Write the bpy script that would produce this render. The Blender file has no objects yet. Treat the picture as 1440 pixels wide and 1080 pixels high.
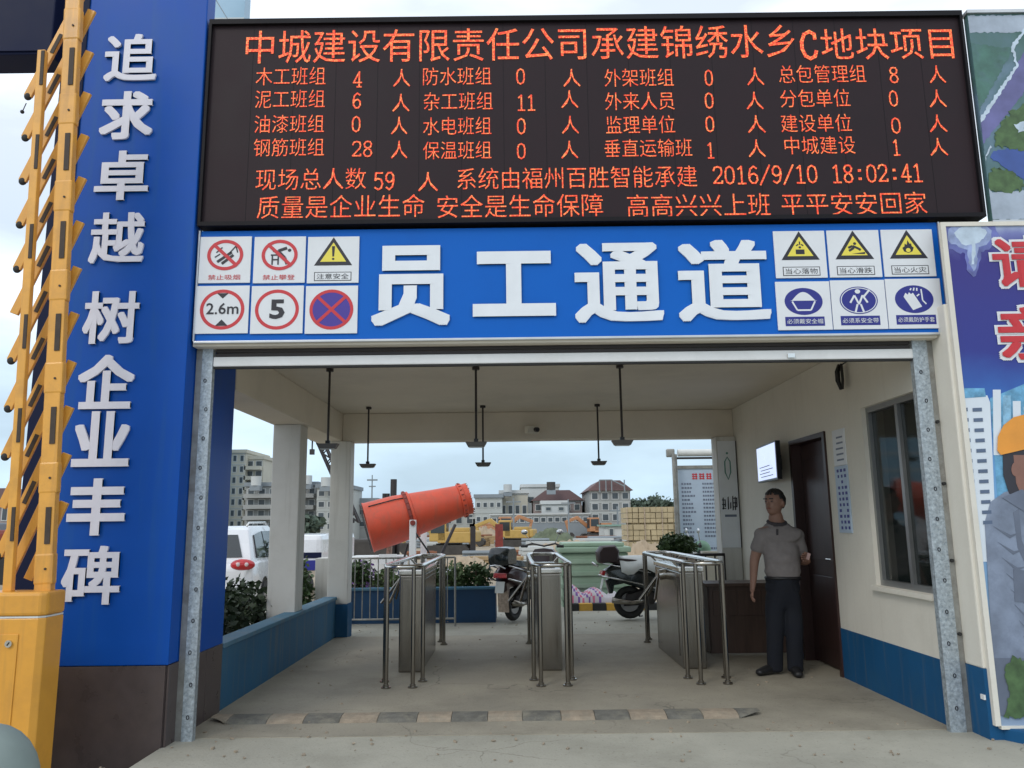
import bpy, bmesh, math, random
from mathutils import Vector, Matrix, Euler
random.seed(7)
S = bpy.context.scene
C = S.collection
rad = math.radians

# ------------------------------------------------------------------ camera
PITCH, ROLL, FPX, EYE = rad(9.96), rad(-0.688), 1121.5, 1.38
_f = Vector((0, math.cos(PITCH), math.sin(PITCH)))
_r0 = Vector((1, 0, 0)); _u0 = _r0.cross(_f)
_r = _r0*math.cos(ROLL) + _u0*math.sin(ROLL)
_u = -_r0*math.sin(ROLL) + _u0*math.cos(ROLL)
camd = bpy.data.cameras.new('camera'); cam = bpy.data.objects.new('camera', camd); C.objects.link(cam)
camd.sensor_fit = 'HORIZONTAL'; camd.sensor_width = 36; camd.lens = 36*FPX/1440
camd.clip_start = 0.05; camd.clip_end = 3000
M = Matrix((_r, _u, -_f)).transposed().to_4x4(); M.translation = (0, 0, EYE)
cam.matrix_world = M
S.camera = cam

# ------------------------------------------------------------------ sky, sun, exposure
W = bpy.data.worlds.new('World'); S.world = W; W.use_nodes = True
nt = W.node_tree; nt.nodes.clear()
out = nt.nodes.new('ShaderNodeOutputWorld'); bg = nt.nodes.new('ShaderNodeBackground')
sky = nt.nodes.new('ShaderNodeTexSky'); sky.sky_type = 'NISHITA'; sky.sun_disc = False
sky.sun_elevation = rad(38); sky.sun_rotation = rad(215); sky.air_density = 1.2; sky.dust_density = 2
tc = nt.nodes.new('ShaderNodeTexCoord')
mp = nt.nodes.new('ShaderNodeMapping'); mp.inputs['Scale'].default_value = (1.6, 1.6, 5.5)
nz = nt.nodes.new('ShaderNodeTexNoise'); nz.inputs['Scale'].default_value = 1.7; nz.inputs['Detail'].default_value = 7; nz.inputs['Roughness'].default_value = .5
sep = nt.nodes.new('ShaderNodeSeparateXYZ')
er = nt.nodes.new('ShaderNodeMapRange'); er.inputs[1].default_value = 0.0; er.inputs[2].default_value = .42
ramp = nt.nodes.new('ShaderNodeValToRGB')
ramp.color_ramp.elements[0].position = .38; ramp.color_ramp.elements[0].color = (.30, .36, .44, 1)
ramp.color_ramp.elements[1].position = .66; ramp.color_ramp.elements[1].color = (1, 1, 1, 1)
cr = nt.nodes.new('ShaderNodeMix'); cr.data_type = 'RGBA'
cr.inputs[6].default_value = (6.0, 8.3, 10.2, 1); cr.inputs[7].default_value = (11.8, 12.6, 13.6, 1)
cl = nt.nodes.new('ShaderNodeMix'); cl.data_type = 'RGBA'
shade = nt.nodes.new('ShaderNodeMix'); shade.data_type = 'RGBA'; shade.blend_type = 'MULTIPLY'; shade.inputs[0].default_value = .42
mul2 = nt.nodes.new('ShaderNodeMath'); mul2.operation = 'MULTIPLY_ADD'; mul2.inputs[1].default_value = .25; mul2.inputs[2].default_value = .68
mul2.use_clamp = True
L = nt.links.new
L(tc.outputs['Generated'], mp.inputs[0]); L(mp.outputs[0], nz.inputs['Vector']); L(tc.outputs['Generated'], sep.inputs[0])
L(sep.outputs[2], er.inputs[0]); L(er.outputs[0], cr.inputs[0]); L(nz.outputs[0], ramp.inputs[0])
L(cr.outputs[2], shade.inputs[6]); L(ramp.outputs[0], shade.inputs[7])
L(ramp.outputs[0], mul2.inputs[0]); L(mul2.outputs[0], cl.inputs[0])
L(sky.outputs[0], cl.inputs[6]); L(shade.outputs[2], cl.inputs[7])
L(cl.outputs[2], bg.inputs[0]); bg.inputs[1].default_value = .112; L(bg.outputs[0], out.inputs[0])
sund = bpy.data.lights.new('sun', 'SUN'); sund.energy = .75; sund.angle = rad(18); sund.color = (1, .95, .88)
sun = bpy.data.objects.new('sun', sund); C.objects.link(sun)
sd = Vector((math.sin(rad(215))*math.cos(rad(38)), math.cos(rad(215))*math.cos(rad(38)), math.sin(rad(38))))
sun.rotation_euler = sd.to_track_quat('Z', 'Y').to_euler()
vs = S.view_settings; vs.view_transform = 'Standard'; vs.look = 'None'; vs.exposure = .12; vs.gamma = 1; vs.use_curve_mapping = False
S.cycles.max_bounces = 8; S.cycles.diffuse_bounces = 5

# ------------------------------------------------------------------ placing helpers
def ray(px, py): return _r*((px-720)/FPX) - _u*((py-540)/FPX) + _f
def at(px, py, Y): d = ray(px, py); return Vector((0, 0, EYE)) + d*(Y/d.y)
def atX(px, py, X): d = ray(px, py); return Vector((0, 0, EYE)) + d*(X/d.x)
def atZ(px, py, Z=0): d = ray(px, py); return Vector((0, 0, EYE)) + d*((Z-EYE)/d.z)

# ------------------------------------------------------------------ materials
def mat(name, col, rough=.6, metal=0, var=.12, scale=3, bump=0, bscale=None, spec=.5, dirt=None, dscale=1.2, damt=.5, emit=None, estr=0, stretch=None, alpha=None, coat=0, streak=None, cracks=None):
    m = bpy.data.materials.new(name); m.use_nodes = True
    n = m.node_tree.nodes; l = m.node_tree.links.new; b = n['Principled BSDF']
    b.inputs['Roughness'].default_value = rough; b.inputs['Metallic'].default_value = metal
    b.inputs['Specular IOR Level'].default_value = spec; b.inputs['Coat Weight'].default_value = coat
    t = n.new('ShaderNodeTexCoord'); mpn = n.new('ShaderNodeMapping')
    if stretch: mpn.inputs['Scale'].default_value = stretch
    l(t.outputs['Object'], mpn.inputs[0])
    no = n.new('ShaderNodeTexNoise'); no.inputs['Scale'].default_value = scale; no.inputs['Detail'].default_value = 6; no.inputs['Roughness'].default_value = .6
    l(mpn.outputs[0], no.inputs['Vector'])
    mx = n.new('ShaderNodeMix'); mx.data_type = 'RGBA'
    mr = n.new('ShaderNodeMapRange'); mr.inputs[1].default_value = .3; mr.inputs[2].default_value = .7
    l(no.outputs[0], mr.inputs[0]); l(mr.outputs[0], mx.inputs[0])
    mx.inputs[6].default_value = tuple(c*(1-var) for c in col)+(1,); mx.inputs[7].default_value = tuple(min(1, c*(1+var)) for c in col)+(1,)
    last = mx.outputs[2]
    if dirt:
        n2 = n.new('ShaderNodeTexNoise'); n2.inputs['Scale'].default_value = dscale; n2.inputs['Detail'].default_value = 9; n2.inputs['Roughness'].default_value = .7
        l(mpn.outputs[0], n2.inputs['Vector'])
        m2 = n.new('ShaderNodeMapRange'); m2.inputs[1].default_value = .48; m2.inputs[2].default_value = .72; m2.inputs[4].default_value = damt
        l(n2.outputs[0], m2.inputs[0])
        mx2 = n.new('ShaderNodeMix'); mx2.data_type = 'RGBA'; mx2.inputs[7].default_value = tuple(dirt)+(1,)
        l(m2.outputs[0], mx2.inputs[0]); l(last, mx2.inputs[6]); last = mx2.outputs[2]
    if streak:
        ms_ = n.new('ShaderNodeMapping'); ms_.inputs['Scale'].default_value = (9, 9, .55); l(t.outputs['Object'], ms_.inputs[0])
        n4 = n.new('ShaderNodeTexNoise'); n4.inputs['Scale'].default_value = 1.6; n4.inputs['Detail'].default_value = 8; l(ms_.outputs[0], n4.inputs['Vector'])
        m4 = n.new('ShaderNodeMapRange'); m4.inputs[1].default_value = .54; m4.inputs[2].default_value = .75; m4.inputs[4].default_value = streak[1]; l(n4.outputs[0], m4.inputs[0])
        mx4 = n.new('ShaderNodeMix'); mx4.data_type = 'RGBA'; mx4.inputs[7].default_value = tuple(streak[0])+(1,)
        l(m4.outputs[0], mx4.inputs[0]); l(last, mx4.inputs[6]); last = mx4.outputs[2]
    if cracks:
        nd = n.new('ShaderNodeTexNoise'); nd.inputs['Scale'].default_value = 2.2; nd.inputs['Detail'].default_value = 5; l(t.outputs['Object'], nd.inputs['Vector'])
        vm = n.new('ShaderNodeVectorMath'); vm.operation = 'MULTIPLY_ADD'; vm.inputs[1].default_value = (.55, .55, .55); l(nd.outputs['Color'], vm.inputs[0]); l(t.outputs['Object'], vm.inputs[2])
        vo = n.new('ShaderNodeTexVoronoi'); vo.feature = 'DISTANCE_TO_EDGE'; vo.inputs['Scale'].default_value = .55; l(vm.outputs[0], vo.inputs['Vector'])
        lt2 = n.new('ShaderNodeMapRange'); lt2.inputs[1].default_value = 0; lt2.inputs[2].default_value = .0045; lt2.inputs[3].default_value = 1; lt2.inputs[4].default_value = 0; l(vo.outputs['Distance'], lt2.inputs[0])
        nm_ = n.new('ShaderNodeTexNoise'); nm_.inputs['Scale'].default_value = .9; l(t.outputs['Object'], nm_.inputs['Vector'])
        mm = n.new('ShaderNodeMapRange'); mm.inputs[1].default_value = .45; mm.inputs[2].default_value = .6; l(nm_.outputs[0], mm.inputs[0])
        mu = n.new('ShaderNodeMath'); mu.operation = 'MULTIPLY'; l(lt2.outputs[0], mu.inputs[0]); l(mm.outputs[0], mu.inputs[1])
        mu2 = n.new('ShaderNodeMath'); mu2.operation = 'MULTIPLY'; mu2.inputs[1].default_value = .75; l(mu.outputs[0], mu2.inputs[0])
        mx5 = n.new('ShaderNodeMix'); mx5.data_type = 'RGBA'; mx5.inputs[7].default_value = tuple(cracks)+(1,); l(mu2.outputs[0], mx5.inputs[0]); l(last, mx5.inputs[6]); last = mx5.outputs[2]
        # fine speckle of grit
        n6 = n.new('ShaderNodeTexNoise'); n6.inputs['Scale'].default_value = 38; n6.inputs['Detail'].default_value = 3; l(t.outputs['Object'], n6.inputs['Vector'])
        m6 = n.new('ShaderNodeMapRange'); m6.inputs[1].default_value = .62; m6.inputs[2].default_value = .72; m6.inputs[4].default_value = .45; l(n6.outputs[0], m6.inputs[0])
        mx6 = n.new('ShaderNodeMix'); mx6.data_type = 'RGBA'; mx6.inputs[7].default_value = tuple(c*.9 for c in cracks)+(1,); l(m6.outputs[0], mx6.inputs[0]); l(last, mx6.inputs[6]); last = mx6.outputs[2]
    l(last, b.inputs['Base Color'])
    rr = n.new('ShaderNodeMapRange'); rr.inputs[3].default_value = max(.02, rough-.12); rr.inputs[4].default_value = min(1, rough+.12)
    l(no.outputs[0], rr.inputs[0]); l(rr.outputs[0], b.inputs['Roughness'])
    if bump:
        n3 = n.new('ShaderNodeTexNoise'); n3.inputs['Scale'].default_value = bscale or scale*6; n3.inputs['Detail'].default_value = 5
        l(mpn.outputs[0], n3.inputs['Vector'])
        bp = n.new('ShaderNodeBump'); bp.inputs['Strength'].default_value = bump; bp.inputs['Distance'].default_value = .01
        l(n3.outputs[0], bp.inputs['Height']); l(bp.outputs[0], b.inputs['Normal'])
    if emit:
        b.inputs['Emission Color'].default_value = tuple(emit)+(1,); b.inputs['Emission Strength'].default_value = estr
    if alpha is not None: b.inputs['Alpha'].default_value = alpha
    return m
K = {}
def mk(key, *a, **k): K[key] = mat(key, *a, **k); return K[key]
mk('concrete_floor', (.33, .30, .235), .75, var=.16, scale=1.3, bump=.35, bscale=60, dirt=(.20, .18, .14), dscale=1.1, damt=.7, cracks=(.11, .10, .08))
mk('forecourt', (.39, .375, .31), .85, var=.14, scale=1.0, bump=.4, bscale=50, dirt=(.26, .25, .20), dscale=1.1, damt=.75, cracks=(.14, .13, .10))
mk('yard', (.33, .27, .19), .95, var=.25, scale=.25, bump=.5, bscale=3, dirt=(.20, .17, .12), dscale=.12, damt=.7)
mk('plaster', (.70, .67, .59), .8, var=.05, scale=1.2, bump=.12, bscale=40, dirt=(.50, .46, .39), dscale=.9, damt=.35, streak=((.40, .35, .27), .12))
mk('ceiling_paint', (.73, .67, .57), .85, var=.06, scale=.8, bump=.1, bscale=30, dirt=(.48, .44, .37), dscale=.6, damt=.4)
mk('column_paint', (.62, .61, .57), .75, var=.05, scale=1.5, bump=.1, bscale=40, dirt=(.45, .43, .38), dscale=2.0, damt=.35, streak=((.34, .32, .27), .5))
mk('dado_blue', (.006, .080, .20), .6, spec=.3, var=.12, scale=2, bump=.1, dirt=(.03, .11, .17), dscale=1.5, damt=.5, streak=((.10, .13, .14), .5))
mk('low_wall_blue', (.012, .10, .20), .6, var=.15, scale=2, bump=.15, dirt=(.05, .13, .17), dscale=1.5, damt=.5, streak=((.12, .14, .14), .55))
mk('cap_blue', (.06, .17, .26), .7, var=.15, scale=4, dirt=(.18, .2, .2), dscale=3, damt=.6)
mk('pillar_blue', (.001, .070, .37), .45, var=.12, scale=.8, spec=.22, dirt=(.003, .080, .31), dscale=.7, damt=.6, streak=((.02, .10, .28), .35))
mk('navy', (.004, .008, .035), .6, var=.1, scale=2, spec=.2)
mk('sign_blue', (.002, .115, .50), .55, var=.06, scale=2, spec=.2, dirt=(.006, .11, .42), dscale=2, damt=.4)
mk('tile_brown', (.078, .060, .058), .3, spec=.35, var=.14, scale=7, bump=.05, dirt=(.12, .09, .075), dscale=4, damt=.35)
mk('letter_white', (.70, .69, .76), .5, var=.04, scale=5, dirt=(.55, .55, .6), dscale=3, damt=.3)
mk('acrylic_white', (.74, .77, .80), .4, var=.04, scale=5)
mk('plate_white', (.70, .72, .74), .45, var=.03, scale=8)
mk('print_red', (.55, .03, .04), .5, var=.06); mk('print_black', (.018, .017, .025), .5, var=.06)
mk('print_yellow', (.78, .66, .08), .5, var=.06); mk('print_blue', (.018, .022, .22), .5, var=.06)
mk('print_purple', (.055, .03, .28), .5, var=.06)
mk('silver_trim', (.55, .56, .56), .35, metal=.7, var=.08, scale=6)
mk('led_black', (.021, .011, .014), .6, var=.15, scale=3, spec=.25)
mk('led_frame', (.008, .007, .009), .6, var=.1, spec=.2)
mk('boom_yellow', (.74, .36, .055), .42, var=.08, scale=4, dirt=(.45, .22, .05), dscale=5, damt=.6, coat=.1, streak=((.30, .15, .05), .5))
mk('cabinet_yellow', (.70, .33, .04), .4, var=.06, scale=3, dirt=(.48, .22, .04), dscale=2.5, damt=.55, coat=.1, streak=((.36, .18, .05), .5))
mk('rubber', (.02, .02, .02), .7, var=.2, scale=8)
mk('slot_brown', (.05, .035, .025), .7, var=.3, scale=20)
mk('steel', (.27, .25, .22), .22, metal=1, var=.12, scale=3, stretch=(14, 14, .6), dirt=(.12, .10, .08), dscale=3, damt=.5)
mk('steel_bright', (.66, .65, .62), .2, metal=1, var=.08, scale=5)
mk('galv', (.42, .47, .50), .5, metal=.5, var=.35, scale=38, dirt=(.13, .18, .24), dscale=60, damt=.8)
mk('galv_plain', (.33, .33, .31), .5, metal=.6, var=.2, scale=12, dirt=(.16, .13, .1), dscale=9, damt=.6)
mk('white_metal', (.72, .73, .73), .4, var=.05, scale=3, dirt=(.5, .5, .48), dscale=5, damt=.3)
mk('dark_metal', (.035, .03, .03), .5, metal=.3, var=.2)
mk('grey_plastic', (.13, .125, .12), .5, var=.1); mk('black_plastic', (.012, .012, .014), .35, var=.15)
mk('door_wood', (.035, .016, .014), .35, var=.3, scale=3, stretch=(1, 6, .5))
mk('desk_wood', (.085, .05, .036), .45, var=.25, scale=3, stretch=(6, 1, .8))
mk('alu', (.33, .34, .34), .4, metal=.8, var=.08)
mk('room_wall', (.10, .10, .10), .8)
mk('bump_black', (.15, .145, .125), .85, var=.3, scale=14, bump=.4, dirt=(.28, .26, .2), dscale=6, damt=.95)
mk('bump_tan', (.33, .27, .20), .85, var=.25, scale=14, bump=.4, dirt=(.27, .25, .2), dscale=6, damt=.95)
mk('kerb_yellow', (.62, .36, .06), .7, var=.2); mk('kerb_black', (.03, .03, .03), .7, var=.3)
mk('planter_blue', (.006, .05, .13), .6, var=.15, scale=3)
mk('leaf', (.045, .085, .022), .6, var=.5, scale=9); mk('leaf_dark', (.022, .04, .014), .6, var=.5, scale=9)
mk('leaf_light', (.10, .15, .05), .6, var=.45, scale=9); mk('leaf_far', (.075, .105, .075), .8, var=.4, scale=.6)
mk('bark', (.10, .07, .045), .9, var=.3, scale=8)
mk('cannon_orange', (.60, .075, .032), .5, var=.12, scale=2.5, dirt=(.38, .09, .05), dscale=4, damt=.7, streak=((.35, .10, .06), .5))
mk('cannon_dark', (.20, .03, .02), .6, var=.3, scale=6)
mk('car_white', (.74, .75, .77), .28, var=.02, coat=.6); mk('glass_dark', (.02, .027, .03), .08, var=.1, spec=.8)
mk('lamp_red', (.45, .01, .015), .2, var=.3, scale=10, coat=.5); mk('lamp_clear', (.6, .5, .5), .2)
mk('wheel', (.35, .35, .36), .35, metal=.8)
mk('exc_yellow', (.48, .31, .08), .5, var=.15, scale=2, dirt=(.35, .22, .08), dscale=2); mk('exc_orange', (.44, .21, .10), .5, var=.15, scale=2)
mk('track', (.055, .05, .045), .85, var=.3, scale=3)
mk('block_tan', (.44, .36, .22), .9, var=.18, scale=1.4, bump=.3); mk('green_box', (.27, .38, .28), .6, var=.1, scale=2, dirt=(.36, .43, .34), dscale=2)
mk('apt_cream', (.50, .48, .40), .85, var=.08, scale=.4, dirt=(.40, .38, .32), dscale=.5)
mk('apt_grey', (.31, .32, .31), .85, var=.12, scale=.4, dirt=(.27, .28, .28), dscale=.5, damt=.7)
mk('wall_pale', (.42, .44, .42), .85, var=.1, scale=.4, dirt=(.4, .42, .4), dscale=.4)
mk('wall_brown', (.30, .25, .24), .85, var=.12, scale=.4); mk('roof_maroon', (.15, .095, .095), .8, var=.15, scale=.6)
mk('roof_grey', (.22, .25, .27), .8, var=.12, scale=.5); mk('roof_white', (.50, .52, .51), .7, var=.06, scale=.5)
mk('window_far', (.06, .075, .085), .3, var=.3, scale=.7); mk('fence_green', (.20, .32, .27), .8, var=.15, scale=.3)
mk('window_green', (.035, .10, .045), .25, var=.6, scale=6)
mk('skin', (.23, .125, .088), .6, var=.1, scale=6); mk('hair', (.008, .007, .007), .6, var=.3, scale=30)
mk('shirt', (.20, .18, .175), .9, var=.12, scale=14, bump=.9, bscale=7); mk('collar', (.05, .045, .05), .9)
mk('trousers', (.005, .007, .013), .9, var=.2, scale=8, bump=.4, bscale=8); mk('shoe', (.012, .012, .013), .5)
mk('scooter_black', (.014, .020, .020), .25, var=.2, coat=.4); mk('scooter_red', (.035, .012, .014), .3, var=.25, coat=.3)
mk('seat_brown', (.035, .02, .02), .5, var=.2); mk('chrome', (.6, .6, .6), .2, metal=1)
mk('mudflap', (.42, .33, .26), .8, var=.35, scale=25); mk('cloth_white', (.66, .68, .66), .8, var=.08, scale=5); mk('cloth_green', (.20, .34, .24), .8, var=.15)
mk('tarp', (.58, .55, .58), .7, var=.08, scale=3)
mk('grey_rounded', (.22, .27, .25), .6, var=.12, scale=3); mk('glass_tower', (.22, .38, .50), .25, var=.1, scale=.1)
mk('board_paper', (.42, .52, .64), .5, var=.06, scale=2, dirt=(.5, .58, .66), dscale=1.5); mk('print_grey', (.16, .19, .26), .6, var=.2)
mk('print_green', (.10, .26, .22), .6); mk('pr_palepink', (.45, .30, .28), .5); mk('purple_cloth', (.22, .10, .34), .8, var=.1); mk('pink_cloth', (.62, .16, .26), .8, var=.1)

def led_mat():
    m = bpy.data.materials.new('led_glow'); m.use_nodes = True; n = m.node_tree.nodes; l = m.node_tree.links.new
    b = n['Principled BSDF']; b.inputs['Base Color'].default_value = (.1, .02, .01, 1); b.inputs['Roughness'].default_value = .6
    t = n.new('ShaderNodeTexCoord'); sn = n.new('ShaderNodeVectorMath'); sn.operation = 'SNAP'; sn.inputs[1].default_value = (.0082, .5, .0082)
    wn = n.new('ShaderNodeTexWhiteNoise'); wn.noise_dimensions = '3D'
    l(t.outputs['Object'], sn.inputs[0]); l(sn.outputs[0], wn.inputs['Vector'])
    cr = n.new('ShaderNodeValToRGB'); e = cr.color_ramp.elements
    e[0].position = 0; e[0].color = (.62, .018, .01, 1); e[1].position = 1; e[1].color = (1, .36, .10, 1)
    x = cr.color_ramp.elements.new(.5); x.color = (1, .095, .028, 1)
    l(wn.outputs['Value'], cr.inputs[0]); l(cr.outputs[0], b.inputs['Emission Color']); b.inputs['Emission Strength'].default_value = 1.05
    return m
K['led'] = led_mat()
def screen_mat():
    m = mat('screen_glow', (.1, .1, .1), .3, emit=(.62, .72, 1), estr=.95); return m
K['screen'] = screen_mat()
def glass():
    m = bpy.data.materials.new('window_glass'); m.use_nodes = True; n = m.node_tree.nodes; b = n['Principled BSDF']
    b.inputs['Base Color'].default_value = (.012, .018, .017, 1); b.inputs['Roughness'].default_value = .05; b.inputs['Alpha'].default_value = .55; b.inputs['Specular IOR Level'].default_value = .9
    return m
K['glass'] = glass()
def poster_landscape():
    m = bpy.data.materials.new('aerial_print'); m.use_nodes = True; n = m.node_tree.nodes; l = m.node_tree.links.new; b = n['Principled BSDF']
    b.inputs['Roughness'].default_value = .45
    t = n.new('ShaderNodeTexCoord'); a = n.new('ShaderNodeTexNoise'); a.inputs['Scale'].default_value = 2.2; a.inputs['Detail'].default_value = 8; a.inputs['Distortion'].default_value = .6
    l(t.outputs['Object'], a.inputs['Vector'])
    r = n.new('ShaderNodeValToRGB'); e = r.color_ramp.elements; e[0].position = .3; e[0].color = (.035, .10, .085, 1); e[1].position = .7; e[1].color = (.14, .22, .30, 1)
    x = r.color_ramp.elements.new(.45); x.color = (.07, .15, .14, 1); x = r.color_ramp.elements.new(.58); x.color = (.09, .17, .20, 1)
    l(a.outputs[0], r.inputs[0]); l(r.outputs[0], b.inputs['Base Color']); return m
K['aerial'] = poster_landscape()
def poster_night():
    m = bpy.data.materials.new('blue_poster_print'); m.use_nodes = True; n = m.node_tree.nodes; l = m.node_tree.links.new; b = n['Principled BSDF']
    b.inputs['Roughness'].default_value = .42
    t = n.new('ShaderNodeTexCoord'); s = n.new('ShaderNodeSeparateXYZ'); l(t.outputs['Object'], s.inputs[0])
    a = n.new('ShaderNodeTexNoise'); a.inputs['Scale'].default_value = 3; a.inputs['Detail'].default_value = 6; l(t.outputs['Object'], a.inputs['Vector'])
    ad = n.new('ShaderNodeMath'); ad.operation = 'MULTIPLY_ADD'; ad.inputs[1].default_value = .45; l(a.outputs[0], ad.inputs[0]); l(s.outputs[2], ad.inputs[2])
    mr = n.new('ShaderNodeMapRange'); mr.inputs[1].default_value = .2; mr.inputs[2].default_value = 3.75; l(ad.outputs[0], mr.inputs[0])
    r = n.new('ShaderNodeValToRGB'); e = r.color_ramp.elements
    e[0].position = 0; e[0].color = (.28, .36, .48, 1); e[1].position = 1; e[1].color = (.50, .60, .72, 1)
    for p, c in ((.45, (.16, .36, .62)), (.60, (.03, .14, .46)), (.72, (.022, .03, .24)), (.90, (.03, .022, .20)), (.945, (.16, .18, .42))):
        x = r.color_ramp.elements.new(p); x.color = c+(1,)
    l(mr.outputs[0], r.inputs[0]); l(r.outputs[0], b.inputs['Base Color']); return m
K['night'] = poster_night()

# ------------------------------------------------------------------ mesh helpers
ORG = {}
def origin(o): return ORG.get(o.name, Vector((0, 0, 0))) if o else Vector((0, 0, 0))
def tag(o, label=None, cat=None, group=None, kind=None):
    if label: o['label'] = label
    if cat: o['category'] = cat
    if group: o['group'] = group
    if kind: o['kind'] = kind
    return o
def thing(name, label, cat, loc=(0, 0, 0), group=None):
    o = bpy.data.objects.new(name, None); o.empty_display_size = .2; C.objects.link(o); o.location = loc
    ORG[o.name] = Vector(loc); return tag(o, label, cat, group)
def set_origin_of(o, parent): ORG[o.name] = origin(parent)
class MB:
    def __init__(s): s.v = []; s.f = []
    def add(s, vs, fs):
        b = len(s.v); s.v += [Vector(v) for v in vs]; s.f += [tuple(i+b for i in f) for f in fs]; return s
    def box(s, x0, x1, y0, y1, z0, z1):
        return s.add([(x0, y0, z0), (x1, y0, z0), (x1, y1, z0), (x0, y1, z0), (x0, y0, z1), (x1, y0, z1), (x1, y1, z1), (x0, y1, z1)],
                     [(0, 3, 2, 1), (4, 5, 6, 7), (0, 1, 5, 4), (1, 2, 6, 5), (2, 3, 7, 6), (3, 0, 4, 7)])
    def obox(s, c, size, rot=(0, 0, 0)):
        R = Euler(rot).to_matrix(); c = Vector(c); x, y, z = [q/2 for q in size]
        pts = [(-x, -y, -z), (x, -y, -z), (x, y, -z), (-x, y, -z), (-x, -y, z), (x, -y, z), (x, y, z), (-x, y, z)]
        return s.add([c+R@Vector(p) for p in pts], [(0, 3, 2, 1), (4, 5, 6, 7), (0, 1, 5, 4), (1, 2, 6, 5), (2, 3, 7, 6), (3, 0, 4, 7)])
    def cyl(s, a, b, r, n=12, r2=None, caps=True):
        a, b = Vector(a), Vector(b); r2 = r if r2 is None else r2
        d = (b-a).normalized(); t = Vector((0, 0, 1)) if abs(d.z) < .9 else Vector((1, 0, 0))
        u = d.cross(t).normalized(); w = u.cross(d)
        vs = []
        for p, q in ((a, r), (b, r2)):
            for i in range(n):
                g = 2*math.pi*i/n; vs.append(p+(u*math.cos(g)+w*math.sin(g))*q)
        fs = [(i, i+n, (i+1) % n+n, (i+1) % n) for i in range(n)]
        if caps: fs += [tuple(range(n)), tuple(range(2*n-1, n-1, -1))]
        return s.add(vs, fs)
    def tube(s, pts, r, n=8, closed=False):
        pts = [Vector(p) for p in pts]; k = len(pts); rs = r if isinstance(r, (list, tuple)) else [r]*k
        vs = []; ref = None
        for i, p in enumerate(pts):
            if closed: d = pts[(i+1) % k]-pts[i-1]
            else: d = pts[min(i+1, k-1)]-pts[max(i-1, 0)]
            d.normalize()
            if ref is None: ref = Vector((0, 0, 1)) if abs(d.z) < .9 else Vector((1, 0, 0))
            u = d.cross(ref)
            if u.length < 1e-4: u = d.cross(Vector((0, 1, 0)))
            u.normalize(); w = u.cross(d); ref = w if abs(d.dot(w)) < .9 else ref
            for j in range(n):
                g = 2*math.pi*j/n; vs.append(p+(u*math.cos(g)+w*math.sin(g))*rs[i])
        fs = []
        for i in range(k if closed else k-1):
            a, b = i*n, ((i+1) % k)*n
            fs += [(a+j, b+j, b+(j+1) % n, a+(j+1) % n) for j in range(n)]
        if not closed: fs += [tuple(range(n)), tuple(range(k*n-1, (k-1)*n-1, -1))]
        return s.add(vs, fs)
    def ell(s, c, r, nu=16, nv=10, rot=(0, 0, 0)):
        R = Euler(rot).to_matrix(); c = Vector(c); vs = [c+R@Vector((0, 0, -r[2]))]
        for i in range(1, nv):
            t = math.pi*i/nv-math.pi/2
            for j in range(nu):
                g = 2*math.pi*j/nu; vs.append(c+R@Vector((r[0]*math.cos(t)*math.cos(g), r[1]*math.cos(t)*math.sin(g), r[2]*math.sin(t))))
        vs.append(c+R@Vector((0, 0, r[2]))); fs = []
        for j in range(nu): fs.append((0, 1+(j+1) % nu, 1+j))
        for i in range(nv-2):
            a = 1+i*nu; b = a+nu
            fs += [(a+j, a+(j+1) % nu, b+(j+1) % nu, b+j) for j in range(nu)]
        a = 1+(nv-2)*nu; e = len(vs)-1
        for j in range(nu): fs.append((a+j, a+(j+1) % nu, e))
        return s.add(vs, fs)
    def prism(s, pts, y0, y1, plane='xz'):
        n = len(pts)
        def m(p, q): return (p[0], q, p[1]) if plane == 'xz' else ((q, p[0], p[1]) if plane == 'yz' else (p[0], p[1], q))
        return s.add([m(p, y0) for p in pts]+[m(p, y1) for p in pts], [tuple(range(n)), tuple(range(2*n-1, n-1, -1))]+[(i, i+n, (i+1) % n+n, (i+1) % n) for i in range(n)])
    def ringprint(s, cx, cz, rx, rz, w, y0, y1, n=40):
        vs = []; fs = []
        for y in (y0, y1):
            for k in (1, 0):
                for i in range(n):
                    g = 2*math.pi*i/n; vs.append((cx+(rx-w*(1-k))*math.cos(g), y, cz+(rz-w*(1-k))*math.sin(g)))
        for i in range(n):
            j = (i+1) % n
            fs += [(i, j, n+j, n+i), (2*n+i, 3*n+i, 3*n+j, 2*n+j), (i, 2*n+i, 2*n+j, j), (n+i, n+j, 3*n+j, 3*n+i)]
        return s.add(vs, fs)
    def build(s, name, m, parent=None, smooth=False, bevel=0, seg=2, label=None, kind=None, local=False, fix=True):
        me = bpy.data.meshes.new(name); off = Vector((0, 0, 0)) if local else origin(parent)
        me.from_pydata([v-off for v in s.v], [], s.f); me.update()
        if fix:
            bm = bmesh.new(); bm.from_mesh(me)
            bmesh.ops.recalc_face_normals(bm, faces=bm.faces)
            if bevel: bmesh.ops.bevel(bm, geom=[e for e in bm.edges if e.calc_face_angle(0) > .5], offset=bevel, segments=seg, affect='EDGES', profile=.6, clamp_overlap=True)
            bm.to_mesh(me); bm.free()
        me.materials.append(K[m] if isinstance(m, str) else m)
        if smooth:
            for p in me.polygons: p.use_smooth = True
            if smooth != 'all': me.set_sharp_from_angle(angle=rad(38))
        o = bpy.data.objects.new(name, me); C.objects.link(o)
        if parent: o.parent = parent
        ORG[o.name] = off
        if label: o['label'] = label
        if kind: o['kind'] = kind
        return o
def box(name, m, x0, x1, y0, y1, z0, z1, parent=None, bevel=0, **k): return MB().box(x0, x1, y0, y1, z0, z1).build(name, m, parent, bevel=bevel, **k)
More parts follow.
